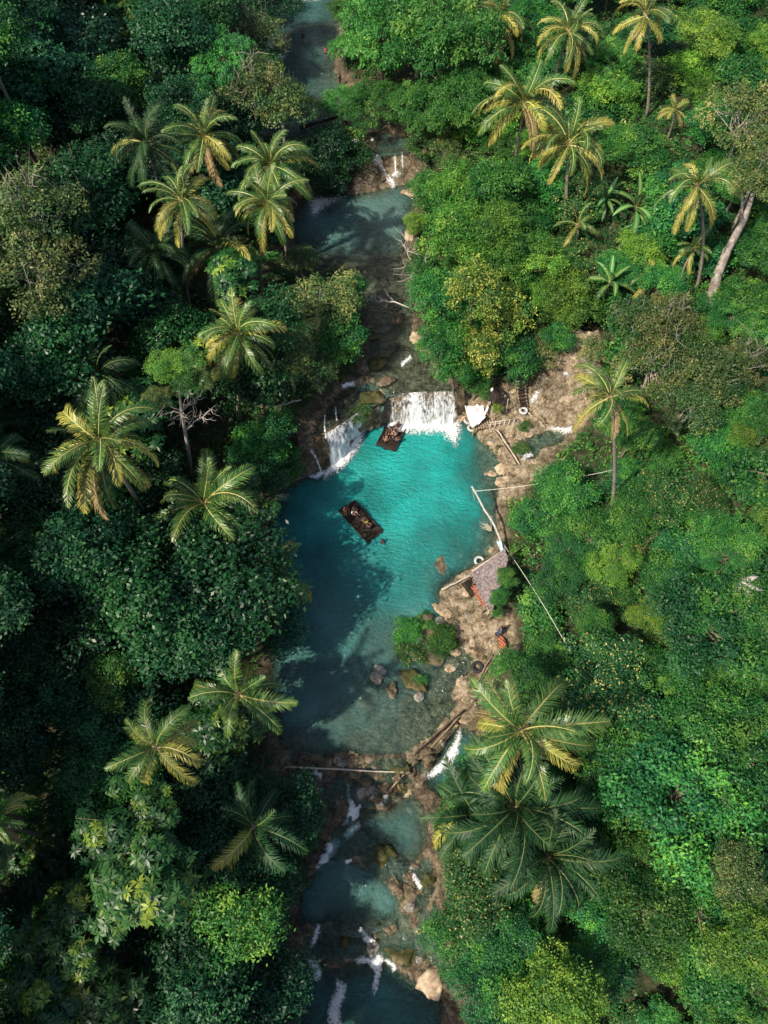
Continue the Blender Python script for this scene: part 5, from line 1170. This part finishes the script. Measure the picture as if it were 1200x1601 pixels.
o = sg.build('driftwood', WOODP, None, True); o.location = p_; tag(o, 'pale tangle of driftwood at the bank foot of the leaning pole', 'driftwood')

# ---- life vests
ORG = flat_mat('orange_vest', (.46,.15,.075), .8, .35); BLK = flat_mat('black_strap', (.02,.02,.02), .6)
def vest_mesh():
    mb = MB(); 
    for sx in (-1, 1):
        for k in range(4): box(mb, (sx*.12, 0, .07+k*.13), (.2, .14, .115))
    for sx in (-1, 1): tube(mb, [(sx*.15, -.02, .55), (sx*.12, .06, .66), (sx*.12, .15, .58)], .05, 6)
    return mb.mesh('life_vest', ORG)
def strap_mesh():
    mb = MB(); 
    for k in (.14, .40): box(mb, (0, 0, k), (.47, .16, .035))
    return mb.mesh('strap', BLK)
VM, SM = vest_mesh(), strap_mesh()
def vest(p, rot, label, group=None):
    r = empty('life_vest', p.tolist()); r.rotation_euler = rot; link('vest', VM, r); link('strap', SM, r); tag(r, label, 'life vest', group)
for i, t in enumerate(np.linspace(0, 1, 6)):
    p = hit(746+14*t, 924+24*t, 1.25); vest(p, (-1.1, .1*math.sin(i*2), .9), 'orange life vest hung in the row along the hut eave', 'orange life vests hung along the hut eave')
mb = MB(); a, b = hit(743,920,1.5), hit(764,955,1.5); rk = empty('vest_rail', [a[0], a[1], ground(a[0], a[1])]); org = np.array(rk.location)
tube(mb, [a-org, b-org], .04, 6); mb.build('rail', WOODP, rk, True)
for q in (a, b): mb = MB(); tube(mb, [np.array([q[0], q[1], ground(q[0], q[1])-.2])-org, q-org], .05, 6); mb.build('post', WOODP, rk, True)
tag(rk, 'thin pole rail carrying the row of orange life vests', 'rail')
for i in range(3):
    p = hit(787+1.5*i, 1005+5*i, .35+.1*(i % 2)); vest(p, (-1.45, 0, .6+.15*i), 'orange life vest in the pile on the beach behind the tyre', 'pile of orange life vests on the beach')

# ---- rafts
def raft(px, py, ang_px, L, W, label, seed):
    c = P(px, py, .12); a = np.array([P(*ang_px[0], 0), P(*ang_px[1], 0)]); th = math.atan2(a[1][1]-a[0][1], a[1][0]-a[0][0])
    r = empty('bamboo_raft', c.tolist(), th); rng = np.random.default_rng(seed); n = 20; mb = MB()
    for i in range(n):
        y = -W/2+W*(i+.5)/n; tube(mb, jag((-L/2-rng.uniform(0, .22), y, 0), (L/2+rng.uniform(0, .22), y, 0), 6, .012, rng), W/n*.52, 7, rng.random())
    mb.build('deck_poles', WOODD, r, True)
    for x in (-.46, -.16, .16, .46): mb = MB(); tube(mb, jag((x*L, -W/2-.12, .11), (x*L, W/2+.12, .11), 4, .01, rng), .06, 6); mb.build('crossbeam', WOODD, r, True)
    for s in (-1, 1): mb = MB(); tube(mb, jag((-L/2, s*W/2, .13), (L/2, s*W/2, .13), 6, .012, rng), .075, 6); mb.build('side_pole', WOODD, r, True)
    tag(r, label, 'raft'); return r
R1 = raft(613,680, ((598,697),(618,658)), 3.6, 2.15, 'dark bamboo raft crowded with people under the curtain waterfall', 1)
R2 = raft(563,815, ((541,791),(584,838)), 4.6, 2.0, 'dark bamboo raft drifting alone in the middle of the pool', 2)

# ---- people: one skinned body each, hair and clothes as parts
SK = [flat_mat('tan_skin', (.24,.13,.085), .55, .08), flat_mat('fair_skin', (.40,.25,.18), .55, .08)]
HAIR = flat_mat('black_hair', (.012,.010,.010), .5)
def skinned(name, J, E, mat, root, parent, sub=2):
    k = list(J); me = bpy.data.meshes.new(name); me.from_pydata([J[q][0] for q in k], [(k.index(a), k.index(b)) for a, b in E], []); o = bpy.data.objects.new(name+'_cage', me); COL.objects.link(o)
    m = o.modifiers.new('skin', 'SKIN'); m.use_smooth_shade = True; s = o.modifiers.new('sub', 'SUBSURF'); s.levels = s.render_levels = sub
    for i, q in enumerate(k): d = me.skin_vertices[0].data[i]; r = J[q][1]; d.radius = (r, r) if np.isscalar(r) else r; d.use_root = (q == root)
    dg = bpy.context.evaluated_depsgraph_get(); n = bpy.data.meshes.new_from_object(o.evaluated_get(dg)); n.name = name; bpy.data.objects.remove(o)
    n.materials.clear(); n.materials.append(mat); return link(name, n, parent)
def pose(kind, sw=0.0):
    if kind == 'stand': H = dict(pel=(0,0,.93), bel=(0,0,1.10), ch=(0,0,1.32), nk=(.01,0,1.49), hd=(.03,0,1.60), ht=(.03,0,1.70)); K, F, T = [(.03,s*.11,.50) for s in (-1,1)], [(-.02,s*.12,.07) for s in (-1,1)], [(.17,s*.14,.035) for s in (-1,1)]; EL, HA = [(-.02,s*.30,1.10) for s in (-1,1)], [(.12,s*.30,.87) for s in (-1,1)]
    elif kind == 'bend': H = dict(pel=(0,0,.88), bel=(.10,0,1.03), ch=(.30,0,1.16), nk=(.43,0,1.22), hd=(.53,0,1.24), ht=(.62,0,1.25)); K, F, T = [(.08,s*.12,.48) for s in (-1,1)], [(-.04,s*.13,.07) for s in (-1,1)], [(.15,s*.15,.035) for s in (-1,1)]; EL, HA = [(.36,s*.26,.92) for s in (-1,1)], [(.48,s*.18,.70) for s in (-1,1)]
    elif kind == 'lie': H = dict(pel=(0,0,.12), bel=(-.17,0,.13), ch=(-.40,0,.14), nk=(-.56,0,.14), hd=(-.68,0,.16), ht=(-.78,0,.16)); K, F, T = [(.42,s*.13,.15) for s in (-1,1)], [(.84,s*.12,.07) for s in (-1,1)], [(.88,s*.14,.19) for s in (-1,1)]; EL, HA = [(-.22,s*.34,.08) for s in (-1,1)], [(-.02,s*.33,.07) for s in (-1,1)]
    else: H = dict(pel=(0,0,.14), bel=(-.03,0,.31), ch=(.0,0,.52), nk=(.04,0,.68), hd=(.07,0,.79), ht=(.08,0,.89)); K, F, T = [(.40,s*.16,.44) for s in (-1,1)], [(.58,s*.13,.07) for s in (-1,1)], [(.76,s*.15,.04) for s in (-1,1)]; EL, HA = [(.14,s*.30,.34) for s in (-1,1)], [(.36,s*.19,.42) for s in (-1,1)]
    return H, K, F, T, EL, HA
def person(loc, rz, kind, shirt, shorts, label, skin=0, scale=1.0, hat=None):
    H, K, F, T, EL, HA = pose(kind); r = empty('person', list(loc), rz); r.scale = (scale,)*3
    J = {'pel': (H['pel'], (.15, .11)), 'bel': (H['bel'], (.135, .095)), 'ch': (H['ch'], (.16, .11)), 'nk': (H['nk'], .055), 'hd': (H['hd'], (.085, .10)), 'ht': (H['ht'], (.07, .08))}
    E = [('pel','bel'),('bel','ch'),('ch','nk'),('nk','hd'),('hd','ht')]
    hd = np.array(H['hd']); tp = norm(np.array(H['ht'])-np.array(H['nk'])); fw = norm(np.array([1.0, 0, 0])-tp*tp[0]*.95) if kind != 'lie' else np.array([0, 0, 1.])
    J['nose'] = ((hd+fw*.105).tolist(), .018); E.append(('hd', 'nose'))
    for i, s in enumerate((-1, 1)):
        sh = np.array(H['ch'])*.8+np.array(H['nk'])*.2+np.array([0, s*.18, 0]); hp = np.array(H['pel'])+np.array([0, s*.095, 0]); t = str(i)
        J['hp'+t] = ((hp*.75+np.array(K[i])*.25).tolist(), .082); J['kn'+t] = (K[i], .055); J['ft'+t] = (F[i], .04); J['to'+t] = (T[i], .032)
        J['sh'+t] = (sh.tolist(), .058); J['el'+t] = (EL[i], .042); J['ha'+t] = (HA[i], .030); d = norm(np.array(HA[i])-np.array(EL[i])); pm = np.array(HA[i])+d*.075; J['pm'+t] = (pm.tolist(), (.038, .02))
        E += [('pel','hp'+t),('hp'+t,'kn'+t),('kn'+t,'ft'+t),('ft'+t,'to'+t),('ch','sh'+t),('sh'+t,'el'+t),('el'+t,'ha'+t),('ha'+t,'pm'+t)]
        sdv = norm(np.cross(d, [0.1, 0.2, 1]))
        for f in range(5):
            if f == 4: b, e = np.array(HA[i])+d*.04, np.array(HA[i])+d*.085+sdv*.055*s
            else: b, e = pm, pm+d*(.075, .085, .08, .06)[f]+sdv*(f-1.5)*.022-np.array([0, 0, .015])
            J[f'f{t}{f}'] = (e.tolist(), .008); E.append(('pm'+t if f < 4 else 'ha'+t, f'f{t}{f}'))
        J['er'+t] = ((hd+np.array([0, s*.095, 0])).tolist(), .016); E.append(('hd', 'er'+t))
    skinned('body', J, E, SK[skin], 'pel', r, 1)
    mb = MB(); bm = bmesh.new(); bmesh.ops.create_uvsphere(bm, u_segments=14, v_segments=10, radius=1); v = np.array([x.co[:] for x in bm.verts]); f = [tuple(y.index for y in x.verts) for x in bm.faces]; bm.free()
    cen = hd+tp*.045-fw*.02; mb.add(v*np.array([.115, .105, .11])+cen, f); mb.build('hair', HAIR, r, True)
    if hat is not None: mb = MB(); tube(mb, [cen+tp*.06, cen+tp*.075], [.22, .20], 14); tube(mb, [cen+tp*.07, cen+tp*.16], [.12, .10], 12); mb.build('hat', hat, r, True)
    if shirt is not None:
        J2 = {q: (J[q][0], (J[q][1][0]+.018, J[q][1][1]+.018)) for q in ('pel', 'bel', 'ch')}; E2 = [('pel','bel'),('bel','ch')]
        J2['up'] = ((np.array(H['ch'])*.55+np.array(H['nk'])*.45).tolist(), .09); E2.append(('ch', 'up'))
        for t in '01': J2['sh'+t] = (J['sh'+t][0], .075); J2['sl'+t] = ((np.array(J['sh'+t][0])*.55+np.array(J['el'+t][0])*.45).tolist(), .068); E2 += [('ch','sh'+t),('sh'+t,'sl'+t)]
        skinned('shirt', J2, E2, shirt, 'bel', r, 1)
    J3 = {'pel': (H['pel'], (.168, .13))}; E3 = []
    for t in '01': J3['hp'+t] = (J['hp'+t][0], .10); J3['th'+t] = ((np.array(J['hp'+t][0])*.45+np.array(J['kn'+t][0])*.55).tolist(), .085); E3 += [('pel','hp'+t),('hp'+t,'th'+t)]
    skinned('shorts', J3, E3, shorts, 'pel', r, 1)
    tag(r, label, 'person'); return r
CL = lambda n, c: flat_mat(n, c, .8, .1)
white, rose, navy, red, lemon, blackc, teal = CL('white_cloth', (.78,.78,.76)), CL('rose_cloth', (.5,.26,.24)), CL('navy_cloth', (.02,.035,.08)), CL('red_cloth', (.45,.05,.05)), CL('lemon_cloth', (.75,.68,.12)), CL('black_cloth', (.02,.02,.024)), CL('blue_cloth', (.06,.16,.34))
rz_ = .20
def at(px, py): return P(px, py, rz_)
person(at(612,670), -1.3, 'sit', blackc, navy, 'person in a white hat seated at the falls end of the crowded raft', 0, hat=white)
person(at(623,667), -1.9, 'sit', blackc, blackc, 'person in black seated near the falls corner of the crowded raft', 0)
person(at(604,684), 1.35, 'lie', None, blackc, 'bare-chested person lying along the left side of the crowded raft', 0)
person(at(619,682), 2.6, 'sit', rose, navy, 'person in a rose shirt seated mid crowded raft', 1)
person(at(614,688), .4, 'sit', navy, blackc, 'person in navy seated low on the crowded raft', 0)
person(at(623,692), 1.9, 'sit', blackc, navy, 'person in dark clothes at the open end of the crowded raft', 0)
person(at(540,797), -1.0, 'sit', red, navy, 'person in red seated at the corner of the drifting raft', 0)
person(at(551,803), -.5, 'sit', white, blackc, 'person in white seated on the drifting raft', 1)
person(at(556,797), -2.2, 'sit', blackc, blackc, 'person in black beside the one in white on the drifting raft', 0)
person(at(573,819), 2.3, 'sit', lemon, navy, 'person in lemon yellow seated on the drifting raft', 0)
person(at(578,827), 2.0, 'sit', blackc, navy, 'person in black near the far end of the drifting raft', 0)
def gp(px, py): p = hit_s(px, py, 0); p[2] -= .02; return p
person(gp(775,996), .6, 'bend', navy, blackc, 'person in navy bending over on the tan beach', 0)
person(gp(781,990), 2.8, 'stand', teal, navy, 'person in blue standing behind the one bending on the beach', 0)
person(gp(509,92), .3, 'stand', red, blackc, 'person in red standing in the upstream river', 0)
person(gp(531,135), -.8, 'stand', blackc, blackc, 'person in black standing on the brown upstream bank', 0)
person(gp(474,68), 1.8, 'stand', blackc, navy, 'dark figure wading far up the river', 0)
person(P(597,855,-.95), .7, 'stand', blackc, navy, 'person wading at the tail of the drifting raft', 0)
print('objects', len(bpy.data.objects))
